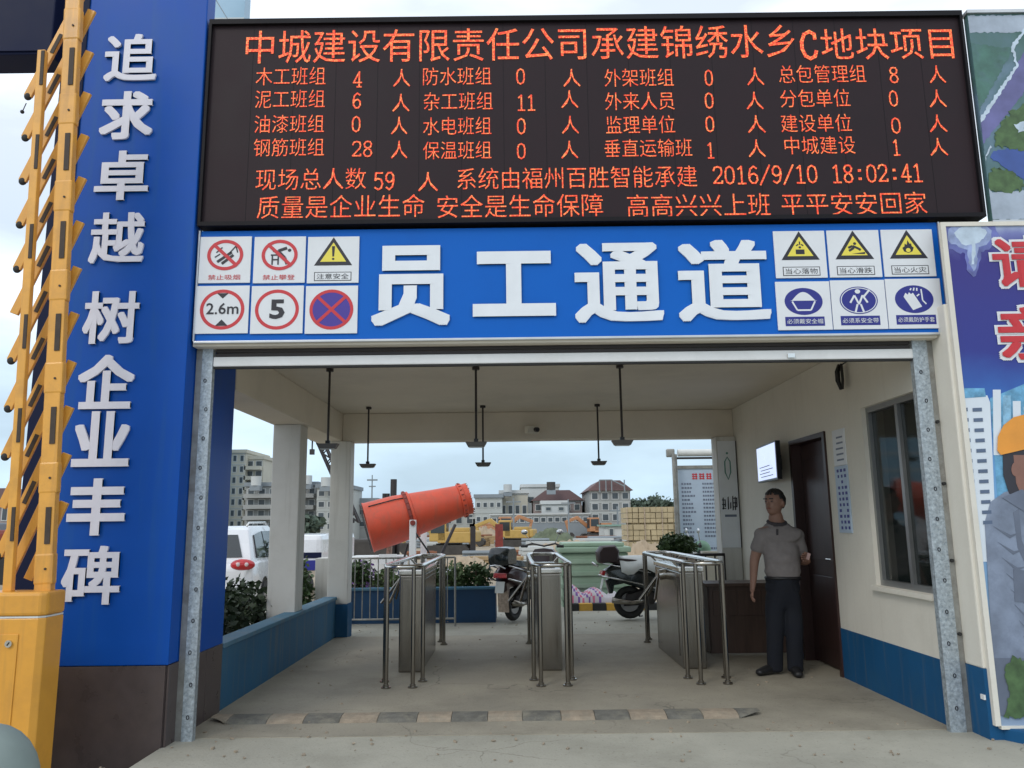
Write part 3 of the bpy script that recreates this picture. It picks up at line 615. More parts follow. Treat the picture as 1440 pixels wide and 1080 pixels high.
# 9 fire
t, cx, cz, hw, hh = plate(1237, 324, 1309, 390, 'white plate with a yellow triangle warning of fire, top right corner of the blue sign')
c = tri(t, cx, cz, hw, hh, .26, .74); z = c[1]
shp(t, 'flame', [(cx-hw*.17, z-hh*.20), (cx-hw*.22, z-hh*.05), (cx-hw*.13, z+hh*.02), (cx-hw*.12, z+hh*.13), (cx-hw*.04, z+hh*.08), (cx+hw*.0, z+hh*.28), (cx+hw*.08, z+hh*.12), (cx+hw*.13, z+hh*.14), (cx+hw*.15, z+hh*.02), (cx+hw*.22, z-hh*.04), (cx+hw*.16, z-hh*.20), (cx, z-hh*.27)], 'print_black', 2)
disc(t, cx+hw*.0, z-hh*.15, hw*.09, hh*.09, 'print_yellow', 3, 'flame_core', 14); boxed(t, '当心火灾', cx, cz, hw, hh)
def blueplate(*a):
    t, cx, cz, hw, hh = plate(*a); c = cz+hh*.17
    disc(t, cx, c, hw*.70, hh*.56, 'print_blue', 0)
    shp(t, 'caption_field', [(cx-hw*.72, cz-hh*.84), (cx+hw*.72, cz-hh*.84), (cx+hw*.72, cz-hh*.46), (cx-hw*.72, cz-hh*.46)], 'print_blue', 0)
    return t, cx, cz, hw, hh, c
t, cx, cz, hw, hh, c = blueplate(1089, 397, 1165, 465, 'white plate with a blue disc showing a head in a safety helmet')
shp(t, 'helmet', [(cx-hw*.42+hw*.84*i/10, c+hh*.05+hh*.34*math.sin(math.pi*i/10)) for i in range(11)]+[(cx+hw*.5, c+hh*.03), (cx-hw*.5, c+hh*.03)], 'plate_white', 1)
strips(t, 'face_outline', [((cx-hw*.42, c), (cx-hw*.25, c-hh*.36)), ((cx-hw*.25, c-hh*.36), (cx+hw*.25, c-hh*.36)), ((cx+hw*.25, c-hh*.36), (cx+hw*.42, c))], 'plate_white', hw*.06, 1)
caption(t, '必须戴安全帽', cx, cz, hw, hh, -.65, 'plate_white', .66, .10)
t, cx, cz, hw, hh, c = blueplate(1166, 395, 1242, 464, 'white plate with a blue disc showing a figure in a harness')
ringp(t, cx, c, hw*.66, hh*.52, hw*.03, 'plate_white', 1)
disc(t, cx-hw*.02, c+hh*.36, hw*.10, hh*.09, 'plate_white', 1, 'head', 14)
strips(t, 'harness_figure', [((cx-hw*.15, c+hh*.2), (cx, c-hh*.16)), ((cx+hw*.15, c+hh*.2), (cx, c-hh*.16)), ((cx-hw*.15, c+hh*.2), (cx-hw*.32, c-hh*.1)), ((cx+hw*.15, c+hh*.2), (cx+hw*.32, c-hh*.1)), ((cx-hw*.06, c-hh*.16), (cx-hw*.16, c-hh*.5)), ((cx+hw*.06, c-hh*.16), (cx+hw*.16, c-hh*.5)), ((cx+hw*.2, c+hh*.15), (cx+hw*.42, c+hh*.42))], 'plate_white', hw*.07, 2)
caption(t, '必须系安全带', cx, cz, hw, hh, -.65, 'plate_white', .66, .10)
t, cx, cz, hw, hh, c = blueplate(1243, 393, 1320, 463, 'white plate with a blue disc showing protective gloves')
shp(t, 'glove', [(cx-hw*.38, c+hh*.10), (cx-hw*.30, c+hh*.26), (cx-hw*.22, c+hh*.18), (cx-hw*.17, c+hh*.28), (cx-hw*.10, c+hh*.2), (cx-hw*.03, c+hh*.26), (cx+hw*.26, c-hh*.30), (cx-hw*.08, c-hh*.44)], 'plate_white', 1)
strips(t, 'second_glove', [((cx-hw*.12, c+hh*.36), (cx-hw*.08, c+hh*.44)), ((cx+hw*.0, c+hh*.34), (cx+hw*.03, c+hh*.46)), ((cx+hw*.12, c+hh*.33), (cx+hw*.13, c+hh*.45)), ((cx+hw*.28, c+hh*.4), (cx+hw*.30, c-hh*.05)), ((cx+hw*.30, c-hh*.05), (cx+hw*.42, c-hh*.2)), ((cx+hw*.1, c+hh*.12), (cx+hw*.2, c+hh*.2))], 'plate_white', hw*.05, 1)
caption(t, '必须戴防护手套', cx, cz, hw, hh, -.65, 'plate_white', .66, .10)

# ================================================================== POSTERS ON THE RIGHT
QY = 5.335
def Q2(px, py, Y=QY): p = at(px, py, Y); return (p.x, p.z)
ps = thing('wall_poster', 'tall blue poster with red characters, a printed tower and a worker in an orange helmet', 'poster', (5, 5.35, 0))
lx = Q2(1331, 320)[0]; lx = 3.055
pz1 = Q2(1400, 318)[1]; pz0 = .09
box('poster_panel', 'night', lx, 7.5, QY, QY+.02, pz0, pz1, ps)
MB().box(lx-.035, lx, QY-.012, QY+.025, pz0, pz1+.03).box(lx, 7.5, QY-.012, QY+.025, pz1, pz1+.03).box(lx, 7.5, QY-.012, QY+.025, pz0-.02, pz0).build('poster_frame', 'plaster', ps)
def flat(nm, pts, m, L, par=ps, Y=QY): return MB().prism([(max(q[0], lx+.001 if Y == QY else 3.437), min(q[1], (pz1 if Y == QY else uz1)-.001)) for q in (Q2(a, b, Y) for a, b in pts)], Y-.0015-.0015*L, Y-.0015*L).build(nm, m, par)
def jag(pts, amp=1.6, step=3.0, seed=0):
    R = random.Random(seed+len(pts)); o = []
    for (a, b), (c, d) in zip(pts, pts[1:]+pts[:1]):
        k = max(1, int(math.hypot(c-a, d-b)/step))
        for i in range(k): f = i/k; o.append((a+(c-a)*f+R.uniform(-amp, amp), b+(d-b)*f+R.uniform(-amp, amp)))
    return o
def ov(a, b, ra, rb, n=24): return [(a+ra*math.cos(2*math.pi*i/n), b+rb*math.sin(2*math.pi*i/n)) for i in range(n)]
mk('pr_cloud2', (.27, .33, .53), .5, var=.35, scale=11); mk('pr_field', (.06, .15, .12), .5, var=.35, scale=7, dirt=(.10, .17, .22), dscale=4, damt=.8); mk('pr_haze', (.13, .15, .40), .5, var=.4, scale=9); mk('pr_glass2', (.22, .42, .58), .5, var=.4, scale=22)
mk('pr_cloud', (.50, .60, .70), .5, var=.2, scale=9); mk('pr_tower', (.66, .72, .78), .5, var=.05); mk('pr_win', (.10, .14, .22), .5)
mk('pr_glass', (.12, .32, .50), .5, var=.45, scale=14); mk('pr_grey', (.20, .24, .32), .6, var=.32, scale=4, dirt=(.12, .145, .20), dscale=7, damt=.7); mk('pr_orange', (.74, .30, .04), .5, var=.1, scale=5)
mk('pr_skin', (.24, .12, .09), .6, var=.15, scale=6); mk('pr_dark', (.03, .03, .04), .6, var=.2, scale=6); mk('pr_green', (.07, .13, .05), .6, var=.4, scale=14)
mk('pr_road', (.13, .13, .30), .5, var=.25, scale=5); mk('pr_river', (.05, .10, .34), .5, var=.2, scale=4); mk('pr_pale', (.36, .42, .50), .5, var=.2, scale=5)
mk('pr_greyshade', (.13, .155, .21), .6, var=.15, scale=5)
for q_, (rx_, ry_, m_) in enumerate(((34, 26, 'pr_haze'), (27, 20, 'pr_cloud2'), (19, 14, 'pr_cloud'))):
    flat('printed_cloud', jag(ov(1364, 329, rx_*1.15, ry_*1.1, 20), 2.2, 4, q_), m_, q_*.5)
for q_, (rx_, ry_) in enumerate(((11, 34), (7, 26), (3, 18))): flat('printed_cloud', jag(ov(1368, 352, rx_, ry_*1.1, 20), 1.4, 4, q_+5), ('pr_haze', 'pr_cloud2', 'pr_cloud')[q_], .25+q_*.5)
flat('uniform_pocket', [(1424, 800), (1470, 806), (1470, 850), (1426, 846)], 'pr_greyshade', 5)
for q_ in range(9): flat('uniform_crease', [(1396+q_*6, 740+q_*22), (1420+q_*5, 752+q_*23), (1436+q_*4, 748+q_*24), (1419+q_*5, 757+q_*23)], 'pr_greyshade', 4.4)
for q_ in range(30):
    flat('printed_block', [(1396+q_*14, 548+(q_*37) % 29), (1407+q_*14, 548+(q_*37) % 29), (1408+q_*14, 640), (1397+q_*14, 640)], 'pr_glass2' if q_ % 2 else 'pr_tower', .5)
flat('printed_glass_block', [(1392, 560), (1440, 540), (1490, 560), (1490, 720), (1404, 720)], 'pr_glass', 0)
flat('printed_tower', [(1352, 572), (1356, 558), (1388, 556), (1392, 566), (1402, 790), (1374, 790)], 'pr_tower', 1)
flat('tower_crown', [(1354, 546), (1384, 546), (1386, 558), (1356, 560)], 'pr_glass', 2)
B = MB()
for r in range(12):
    y = 574+r*14.4; f = r/15.; xa = 1356+20*f
    for a, b in ((0, 4), (11, 24)):
        B.prism([Q2(xa+a, y), Q2(xa+b, y-.6), Q2(xa+b+.3, y+4.5), Q2(xa+a+.3, y+5)], QY-.0062, QY-.0048)
B.build('tower_windows', 'pr_win', ps, kind='stuff')
flat('uniform', [(1384, 735), (1392, 706), (1412, 692), (1440, 686), (1500, 690), (1520, 960), (1398, 962), (1392, 900), (1388, 800)], 'pr_grey', 3)
flat('uniform_fold', [(1424, 720), (1430, 770), (1444, 800), (1450, 790), (1436, 760), (1432, 715)], 'pr_greyshade', 4)
flat('uniform_trousers', [(1394, 925), (1510, 925), (1510, 1008), (1400, 1006)], 'pr_greyshade', 4)
flat('hair_print', [(1409, 628), (1440, 628), (1440, 700), (1418, 694), (1410, 668)], 'pr_dark', 4)
flat('face_print', [(1424, 640), (1470, 640), (1470, 705), (1440, 708), (1428, 680)], 'pr_skin', 5)
flat('ear_print', ov(1427, 660, 6, 10), 'pr_skin', 6)
flat('collar_print', [(1408, 700), (1436, 688), (1470, 712), (1440, 720)], 'pr_greyshade', 6)
flat('helmet_print', [(1401, 634), (1402, 614), (1410, 598), (1424, 587), (1440, 583), (1465, 583), (1480, 600), (1484, 630), (1440, 630), (1408, 638)], 'pr_orange', 7)
flat('helmet_band', [(1401, 634), (1440, 624), (1484, 622), (1484, 630), (1440, 632), (1406, 640)], 'pr_orange', 8)
flat('shrub_print', jag([(1412, 940), (1424, 922), (1440, 928), (1460, 918), (1780, 930), (1780, 1012), (1410, 1008), (1418, 980)], 2.5, 3), 'pr_green', 8)
for ch, a, b, c, d in (('请', 1398, 1476, 333, 406), ('亲', 1406, 1486, 430, 508)):
    q0 = Q2(a, d); q1 = Q2(b, c)
    text('character', ch, 'plate_white', q0[0]-.012, q1[0]+.012, q0[1]-.012, q1[1]+.012, QY-.003, ps, depth=.001, bold=.05)
    text('character', ch, 'print_red', q0[0]+.008, q1[0]-.008, q0[1]+.008, q1[1]-.008, QY-.009, ps, depth=.001, bold=.022)
ub = thing('aerial_billboard', 'upper billboard with an aerial view of roads and greenery right of the display', 'billboard', (6, 5.4, 3.5))
UY = 5.40
def U2(a, b): return Q2(a, b, UY)
ux0 = 3.435; uz0, uz1 = U2(1440, 310)[1], U2(1440, 19)[1]
box('billboard_panel', 'aerial', ux0, 9, UY, UY+.05, uz0, uz1, ub)
MB().box(ux0-.01, 9, UY-.02, UY+.06, uz1, uz1+.025).box(ux0-.01, 9, UY-.02, UY+.06, uz0-.03, uz0).build('billboard_frame', 'silver_trim', ub)
def uf(nm, pts, m, L): return flat(nm, jag(pts, 1.3 if 'trees' not in nm else 3, 3, int(L*7)), m, L, ub, UY)
uf('printed_sky', [(1352, 22), (1760, 21), (1760, 42), (1353, 46)], 'pr_pale', 0)
uf('printed_road', [(1369, 186), (1380, 172), (1430, 92), (1440, 72), (1760, 60), (1760, 110), (1440, 130), (1410, 168), (1374, 212)], 'pr_road', 0)
uf('printed_field', [(1352, 60), (1425, 68), (1368, 172), (1362, 120)], 'pr_field', .2)
uf('printed_verge', [(1368, 180), (1428, 92), (1421, 66), (1440, 40), (1443, 42), (1426, 68), (1432, 93), (1370, 188)], 'pr_cloud', 1)
uf('printed_river', [(1398, 212), (1440, 206), (1760, 200), (1760, 262), (1440, 252), (1416, 238), (1392, 222)], 'pr_river', 1)
uf('printed_trees', [(1400, 186), (1420, 158), (1445, 146), (1760, 150), (1760, 208), (1440, 212), (1400, 206)], 'pr_green', 2)
uf('printed_trees', [(1384, 262), (1396, 236), (1420, 240), (1440, 256), (1436, 268), (1400, 272)], 'pr_green', 2)
uf('printed_lane', [(1374, 238), (1392, 206), (1394, 208), (1377, 240)], 'pr_cloud', 3)
uf('printed_plain', [(1377, 250), (1396, 270), (1440, 268), (1760, 266), (1760, 308), (1380, 309)], 'pr_pale', 1)
uf('printed_pavilion', [(1426, 176), (1440, 170), (1440, 184), (1432, 188)], 'pr_cloud', 4)

# ================================================================== FOLDING BOOM BARRIER
bc = thing('barrier_cabinet', 'yellow steel barrier cabinet with a lock at the lower left', 'barrier', (-3.0, 4.75, 0))
BF, BB = 4.68, 4.89
cx1 = at(60, 880, BF).x
def prof(x1): return [(-3.75, BF), (x1-.03, BF), (x1, BF+.03), (x1, BB), (-3.75, BB)]
MB().prism(prof(cx1), -.15, .885, 'xy').build('cabinet_body', 'cabinet_yellow', bc, bevel=.006)
MB().prism([(a+(.006 if a > -3.7 else 0), b-(.006 if b < 4.75 else 0)) for a, b in prof(cx1)], .897, 1.03, 'xy').build('cabinet_lid', 'cabinet_yellow', bc, bevel=.02, seg=3)
MB().prism([(a-.004 if a > -3.7 else a, b+.004 if b < 4.75 else b) for a, b in prof(cx1)], .886, .896, 'xy').build('lid_seal', 'cloth_white', bc)
dpx = at(14, 905, BF)
box('cabinet_door', 'cabinet_yellow', -3.7, cx1-.13, BF-.006, BF-.001, .05, .80, bc, bevel=.003)
lk = MB().cyl((dpx.x, BF-.006, dpx.z), (dpx.x, BF-.018, dpx.z), .020, 16).build('lock', 'steel_bright', bc, smooth=True)
MB().obox((dpx.x, BF-.019, dpx.z), (.006, .004, .02), (0, .6, 0)).build('keyhole', 'rubber', lk)
boom = thing('folding_boom', 'raised yellow lattice boom of the barrier with slanted bars in front of the blue pillar', 'barrier arm', (-2.8, 4.8, 1.03))
def B2(px, py, Y=4.80): return at(px, py, Y)
def bar(name, pa, pb, w, d, y0, m='boom_yellow', par=None, bev=.006):
    a, b = B2(*pa, y0), B2(*pb, y0); v = b-a; ln = v.length; ang = math.atan2(v.x, v.z)
    o = MB().obox((a+b)/2, (w, d, ln), (0, ang, 0)).build(name, m, par or boom, bevel=bev); return o
mainb = bar('main_post', (62.5, 832), (108, -60), .098, .05, 4.80)
secb = bar('side_post', (12, 832), (60.5, 72), .052, .04, 4.76)
def onmain(y): return 62.5+(832-y)/892*45.5
def onsec(y): return 12+(832-y)/760*48.5
for y in (93, 213, 337, 467, 598, 739):
    bar('slot', (onmain(y+26), y+26), (onmain(y-26), y-26), .032, .006, 4.772, 'slot_brown', mainb, .001)
for y in (95, 213, 339, 466, 598, 737):
    bar('slot', (onsec(y+24), y+24), (onsec(y-24), y-24), .022, .006, 4.737, 'slot_brown', secb, .001)
for y in (36, 155, 277, 402, 532, 672, 800): 
    p = B2(onmain(y), y, 4.774); MB().cyl(p, p+Vector((0, -.008, 0)), .007, 8).build('rivet', 'slot_brown', mainb)
    # wider joint plate
    bar('joint_plate', (onmain(y+22), y+22), (onmain(y-22), y-22), .112, .052, 4.798, 'boom_yellow', mainb, .012)
tips = [-40, 15, 73, 131, 190, 250, 312, 376, 440, 508, 572, 638, 706, 776, 846]
for i, ty in enumerate(tips):
    xe = 130-(ty-15)*.0565
    y2 = ty+178+ty*.055
    xs = xe-94-(ty/760)*8
    frac = 1.0
    if y2 > 815: frac = (815-ty)/(y2-ty)
    if frac < .25: continue
    a = (xe+(xs-xe)*frac, ty+(y2-ty)*frac); b = (xe, ty)
    sl = bar('slanted_bar', a, b, .054, .022, 4.865, 'boom_yellow', None, .004)
    if i not in (5, 9) and frac == 1:
        p = B2(*a, 4.865); MB().ell(p, (.026, .018, .026), 12, 8).build('rubber_tip', 'rubber', sl, smooth='all')
    # wear strip
    f0 = .56; q0 = (xe+(xs-xe)*(f0+.09), ty+(y2-ty)*(f0+.09)); q1 = (xe+(xs-xe)*(f0-.06), ty+(y2-ty)*(f0-.06))
    if frac == 1: bar('slot', q0, q1, .026, .004, 4.850, 'slot_brown', sl, .001)
p = B2(37, 145, 4.865); MB().cyl(p, p+Vector((-.02, 0, -.06)), .003, 6).ell(p+Vector((-.021, 0, -.062)), (.013, .013, .013), 10, 6).build('hanging_ball', 'rubber', boom)
gb = thing('rounded_object', 'pale grey-green rounded object cut off by the lower left corner of the frame', 'unknown_object', (-2.45, 3.6, 0))  # unidentified object, taken for a car corner; dome on shaft is made up
c0 = at(-28, 1100, 3.4)
MB().ell((c0.x, 3.4, c0.z-.02), (.21, .21, .24), 24, 14).build('dome', 'grey_rounded', gb, smooth='all'); MB().cyl((c0.x, 3.4, -.0), (c0.x, 3.4, c0.z), .19, 20).build('shaft', 'grey_rounded', gb, smooth=True)

# ================================================================== SPEED BUMP
sp = thing('speed_bump', 'low worn rubber speed bump in faded black and tan segments across the passage', 'speed bump', (-.2, 6.1, 0))
edges = [325, 380, 430, 480, 532, 587, 635, 686, 735, 790, 838, 888, 941, 993, 1045]
def bumpseg(xa, xb, m, nm='segment', endl=False, endr=False):
    pr = [(5.98, .004), (6.02, .022), (6.08, .034), (6.16, .034), (6.22, .022), (6.26, .004)]
    B = MB(); n = len(pr)
    xl = [xa+(.18 if endl and k in (0, 5) else (.09 if endl and k in (1, 4) else 0)) for k in range(n)]
    xr = [xb-(.18 if endr and k in (0, 5) else (.09 if endr and k in (1, 4) else 0)) for k in range(n)]
    B.add([(xl[k], pr[k][0], pr[k][1]) for k in range(n)]+[(xr[k], pr[k][0], pr[k][1]) for k in range(n)], [(k, k+1, k+1+n, k+n) for k in range(n-1)]+[tuple(range(n)), tuple(range(2*n-1, n-1, -1))])
    B.build(nm, m, sp)
xs_ = [atZ(e, 1010, .02).x for e in edges]
bumpseg(xs_[0]-.14, xs_[0]-.003, 'bump_tan', 'end_cap', endl=True)
for i in range(len(xs_)-1): bumpseg(xs_[i], xs_[i+1]-.004, 'bump_black' if i % 2 == 0 else 'bump_tan')
bumpseg(xs_[-1], xs_[-1]+.17, 'bump_black', 'end_cap', endr=True)

# ================================================================== TURNSTILES
def make_turnstile():
    t = thing('turnstile', 'x', 'turnstile', (0, 0, 0), 'steel tripod turnstiles across the passage')
    hw, y0, y1 = .112, -.70, .66
    b = MB().box(-hw, hw, y0, y1, .0, .897).build('cabinet', 'steel', t, bevel=.012)
    MB().box(-hw-.012, hw+.012, y0-.02, y1+.02, .90, .95).build('top_plate', 'steel_bright', t, bevel=.01)
    box('service_panel', 'steel', -hw+.03, hw-.03, y0-.006, y0-.001, .12, .86, b, bevel=.002)
    for s in (-1, 1):
        box('side_panel', 'steel', s*(hw+.003)-.002, s*(hw+.003)+.002, -.55, .5, .1, .85, b, bevel=.001)
    box('card_reader', 'black_plastic', -.07, .07, -.5, -.34, .952, .975, t, bevel=.004)
    box('display_window', 'glass_dark', -.05, .05, -.2, -.08, .951, .957, t)
    ring = [(-.17, -1.15), (-.115, -1.42), (.115, -1.42), (.17, -1.15), (.17, 1.05), (.115, 1.28), (-.115, 1.28), (-.17, 1.05)]
    MB().tube([(x, y, 1.015) for x, y in ring], .021, 10, closed=True).build('top_rail', 'steel_bright', t, smooth='all')
    for x, y in ring:
        pz = MB().cyl((x, y, .0), (x, y, 1.01), .019, 12).build('post', 'steel', t, smooth=True)
        MB().cyl((x, y, .0), (x, y, .012), .042, 16).cyl((x, y, .012), (x, y, .03), .026, 12).build('foot_flange', 'steel', pz, smooth=True)
    for s in (-1, 1):
        for y in (-.62, .58): MB().cyl((s*.115, y, .95), (s*.17, y, 1.01), .010, 8).build('rail_bracket', 'steel_bright', t, smooth=True)
    hub = MB().cyl((-.112, .0, .84), (-.19, .0, .83), .055, 16).build('tripod_hub', 'steel_bright', t, smooth=True)
    for k in range(3):
        d = Vector(((-.62, .05, -.78), (-.25, .66, -.70), (-.25, -.66, -.70))[k]).normalized()
        MB().cyl(Vector((-.19, 0, .84)), Vector((-.19, 0, .84))+d*.34, .013, 10).build('tripod_arm', 'steel', hub, smooth=True)
    return t
ts = make_turnstile()
for i, (x, lb) in enumerate(((-1.0, 'steel turnstile nearest the low blue wall, left of the three'), (.335, 'middle steel turnstile standing between the two lanes'), (1.71, 'steel turnstile beside the standing man, with the bushy plant behind it'))):
    o = ts if i == 0 else copy_tree(ts)
    o.location = (x, 8.62, .004); o['label'] = lb

# ================================================================== CEILING FITTINGS
gH = 'rod-hung fixtures under the passage ceiling'
def hanger(x, y, zb, lbl):
    t = thing('hanging_fixture', lbl, 'ceiling fixture', (x, y, 2.845), gH)
    MB().cyl((x, y, zb+.05), (x, y, 2.845), .011, 8).build('rod', 'dark_metal', t, smooth=True)
    MB().cyl((x, y, 2.82), (x, y, 2.846), .035, 12).build('ceiling_rose', 'dark_metal', t, smooth=True)
    h = MB().add([(x-.10, y-.05, zb+.045), (x+.10, y-.05, zb+.045), (x+.10, y+.05, zb+.045), (x-.10, y+.05, zb+.045), (x-.075, y-.04, zb), (x+.075, y-.04, zb), (x+.075, y+.04, zb), (x-.075, y+.04, zb)],
        [(0, 1, 2, 3), (4, 7, 6, 5), (0, 4, 5, 1), (1, 5, 6, 2), (2, 6, 7, 3), (3, 7, 4, 0)]).build('head', 'grey_plastic', t, bevel=.004)
    box('diffuser', 'cloth_white', x-.065, x+.065, y-.03, y+.03, zb-.006, zb-.001, h)
    box('cable_gland', 'black_plastic', x-.02, x+.02, y-.02, y+.02, zb+.05, zb+.075, t)
for x, y, l in ((-1.72, 7.4, 'front row hanging fixture nearest the blue pillar'), (-.34, 7.4, 'front row hanging fixture above the middle turnstile row'), (1.02, 7.4, 'front row hanging fixture nearest the right wall'),
             (-1.80, 9.9, 'back row hanging fixture close to the rear left column'), (-.37, 9.9, 'back row hanging fixture above the red cannon muzzle'), (1.065, 9.9, 'back row hanging fixture near the blocks and houses on the right')):
    hanger(x, y, 2.09, l)
cm = thing('ceiling_camera', 'small white surveillance camera on the rear ceiling beam', 'camera', (.27, 10.46, 2.6))
MB().cyl((.2, 10.5, 2.62), (.2, 10.42, 2.60), .02, 10).build('bracket', 'white_metal', cm); MB().obox((.25, 10.36, 2.59), (.16, .10, .09), (0, 0, .5)).build('housing', 'plaster', cm, bevel=.01); MB().cyl((.30, 10.31, 2.585), (.325, 10.27, 2.58), .032, 14).build('lens', 'black_plastic', cm)
# cable bundle hanging from the wall
cbn = thing('cable_bundle', 'dark bundle of cable hanging high on the right wall beside the shutter', 'cable', (2.86, 6.85, 2.7))
B = MB()
for k in range(7):
    dx, dy = .012*math.cos(k*2.4), .022*math.sin(k*2.4)
    B.tube([(2.87+dx, 6.85+dy, 2.72), (2.85+dx*1.8, 6.83+dy*2, 2.66), (2.85+dx*1.8, 6.83+dy*2.2, 2.58), (2.865+dx*.5, 6.84+dy, 2.50)], .009, 6)
B.build('coiled_cable', 'rubber', cbn, smooth='all')
MB().tube([(2.87, 6.83, 2.71), (2.9, 6.65, 2.74), (2.90, 6.5, 2.80), (2.905, 6.1, 2.78), (2.905, 5.8, 2.80)], .006, 6).build('loose_cable', 'rubber', cbn, smooth='all')

# TV on the right wall
tv = thing('wall_monitor', 'lit flat monitor fixed high on the right wall near the door', 'monitor', (2.85, 8.8, 2.0))
pA, pB = atX(1063, 626, 2.80), atX(1090, 622, 2.74)
ya, yb = pA.y, pB.y
za0, za1 = atX(1063, 680, 2.80).z, atX(1063, 630, 2.80).z
def tvq(n, m, o0, o1, e, par):
    # tilted slab from (2.80,ya) to (2.74,yb)
    return MB().add([(2.80-o0, ya-e, za0+e), (2.74-o0, yb+e, za0+e), (2.74-o0, yb+e, za1-e), (2.80-o0, ya-e, za1-e), (2.80-o1, ya-e, za0+e), (2.74-o1, yb+e, za0+e), (2.74-o1, yb+e, za1-e), (2.80-o1, ya-e, za1-e)],
        [(0, 1, 2, 3), (7, 6, 5, 4), (0, 4, 5, 1), (1, 5, 6, 2), (2, 6, 7, 3), (3, 7, 4, 0)]).build(n, m, par)
tvb = tvq('casing', 'black_plastic', -.05, 0, 0, tv); scr = tvq('screen', 'screen', .001, .003, .018, tv)
B = MB()
for k in range(4):
    z = za0+.05+k*.035; B.add([(2.80-.0045, ya-.06, z), (2.74-.0045, yb+.12+.1*(k % 2), z), (2.74-.0045, yb+.12+.1*(k % 2), z+.008), (2.80-.0045, ya-.06, z+.008)], [(0, 1, 2, 3)])
B.build('screen_text', 'print_grey', scr, kind='stuff')
box('wall_bracket', 'dark_metal', 2.83, 2.92, (ya+yb)/2-.06, (ya+yb)/2+.06, (za0+za1)/2-.08, (za0+za1)/2+.08, tv)
# notice strip by the door
ns = thing('door_notice', 'narrow white and blue notice strip on the wall beside the dark door', 'notice', (2.91, 7.1, 1.3))
box('upper_panel', 'plate_white', 2.908, 2.919, 6.98, 7.24, 1.86, 2.18, ns); box('lower_panel', 'board_paper', 2.906, 2.919, 6.98, 7.24, 1.27, 1.855, ns)
B = MB()
for k in range(11):
    z = 1.30+k*.05; 
    for c in range(3):
        if random.random() < .85: B.box(2.9045, 2.9055, 7.0+c*.075, 7.0+c*.075+.05*random.uniform(.6, 1), z, z+.026)
B.build('print_lines', 'print_blue', ns, kind='stuff')
B = MB()
for k in range(5): B.box(2.9065, 2.9075, 7.02, 7.2-.05*random.random(), 1.9+k*.05, 1.915+k*.05)
B.build('print_lines', 'print_grey', ns, kind='stuff')

# white banner panel with emblem on the rear right column
wp = thing('emblem_panel', 'white panel with a bottle-like emblem and dark lettering on the rear right column', 'notice panel', (2.8, 10.4, 1))
WYp = 10.40
a = at(1012, 618, WYp); b = at(1041, 770, WYp); wx0, wx1, wz1, wz0 = a.x, b.x+.0, a.z, b.z
wx0, wx1 = 2.672, 2.905
box('panel', 'acrylic_white', wx0, wx1, WYp, WYp+.012, wz0, wz1-.02, wp, bevel=.002)
box('panel_edge', 'dark_metal', wx1, wx1+.008, WYp-.004, WYp+.012, wz0, wz1-.02, wp)
ec = at(1028, 660, WYp); ex = (wx0+wx1)/2; 
MB().tube([(ex-.035, WYp-.004, ec.z+.10), (ex-.035, WYp-.004, ec.z-.04), (ex, WYp-.004, ec.z-.13), (ex+.035, WYp-.004, ec.z-.04), (ex+.035, WYp-.004, ec.z+.10), (ex, WYp-.004, ec.z+.16)], .008, 6, closed=True).cyl((ex, WYp-.003, ec.z+.21), (ex, WYp-.006, ec.z+.21), .015, 10).build('emblem', 'print_green', wp)
B = MB()
for (sx, s0, s1) in ((-.085, -.08, .08), (-.06, -.05, .05), (-.02, -.08, .09), (.01, -.07, .02), (.04, -.09, .10), (.07, -.09, .09), (.09, -.05, .08)):
    zc = at(1028, 708, WYp).z; B.prism([(ex+sx-.008, zc+s0), (ex+sx+.008, zc+s0+.01), (ex+sx+.01, zc+s1), (ex+sx-.004, zc+s1-.01)], WYp-.004, WYp-.001)
for (z, h) in ((.06, .012), (.0, .014), (-.05, .012)): B.box(ex+.035, ex+.095, WYp-.0055, WYp-.0042, zc+z, zc+z+h); B.box(ex-.1, ex-.05, WYp-.0055, WYp-.0042, zc+z-.02, zc+z-.02+h)
B.build('brush_lettering', 'print_black', wp, kind='stuff')
box('small_print', 'print_grey', ex-.07, ex+.08, WYp-.003, WYp-.001, zc-.17, zc-.14, wp)

# ================================================================== DESK, RAILING, MAN
dk = thing('reception_desk', 'dark brown desk behind the standing man near the door', 'desk', (2.5, 8.9, 0))
box('desk_top', 'desk_wood', 2.02, 2.90, 8.68, 9.15, .70, .735, dk, bevel=.004); box('front_panel', 'desk_wood', 2.06, 2.88, 8.72, 8.74, .02, .698, dk)
for x in (2.05, 2.86): box('side_panel', 'desk_wood', x, x+.03, 8.742, 9.12, .02, .698, dk)
for i in range(3): box('drawer_front', 'desk_wood', 2.10+i*.26, 2.34+i*.26, 8.708, 8.719, .40, .66, dk, bevel=.003)
rl = thing('side_railing', 'short dark bar railing behind the desk and the man', 'railing', (2.4, 10.3, 0))
MB().cyl((2.05, 10.3, .97), (2.66, 10.3, .97), .018, 8).build('top_bar', 'dark_metal', rl); MB().cyl((2.05, 10.3, .55), (2.66, 10.3, .55), .012, 8).build('bottom_bar', 'dark_metal', rl)
for i in range(6): MB().cyl((2.06+i*.119, 10.3, 0 if i in (0, 5) else .55), (2.06+i*.119, 10.3, .97), .011, 8).build('baluster', 'dark_metal', rl)

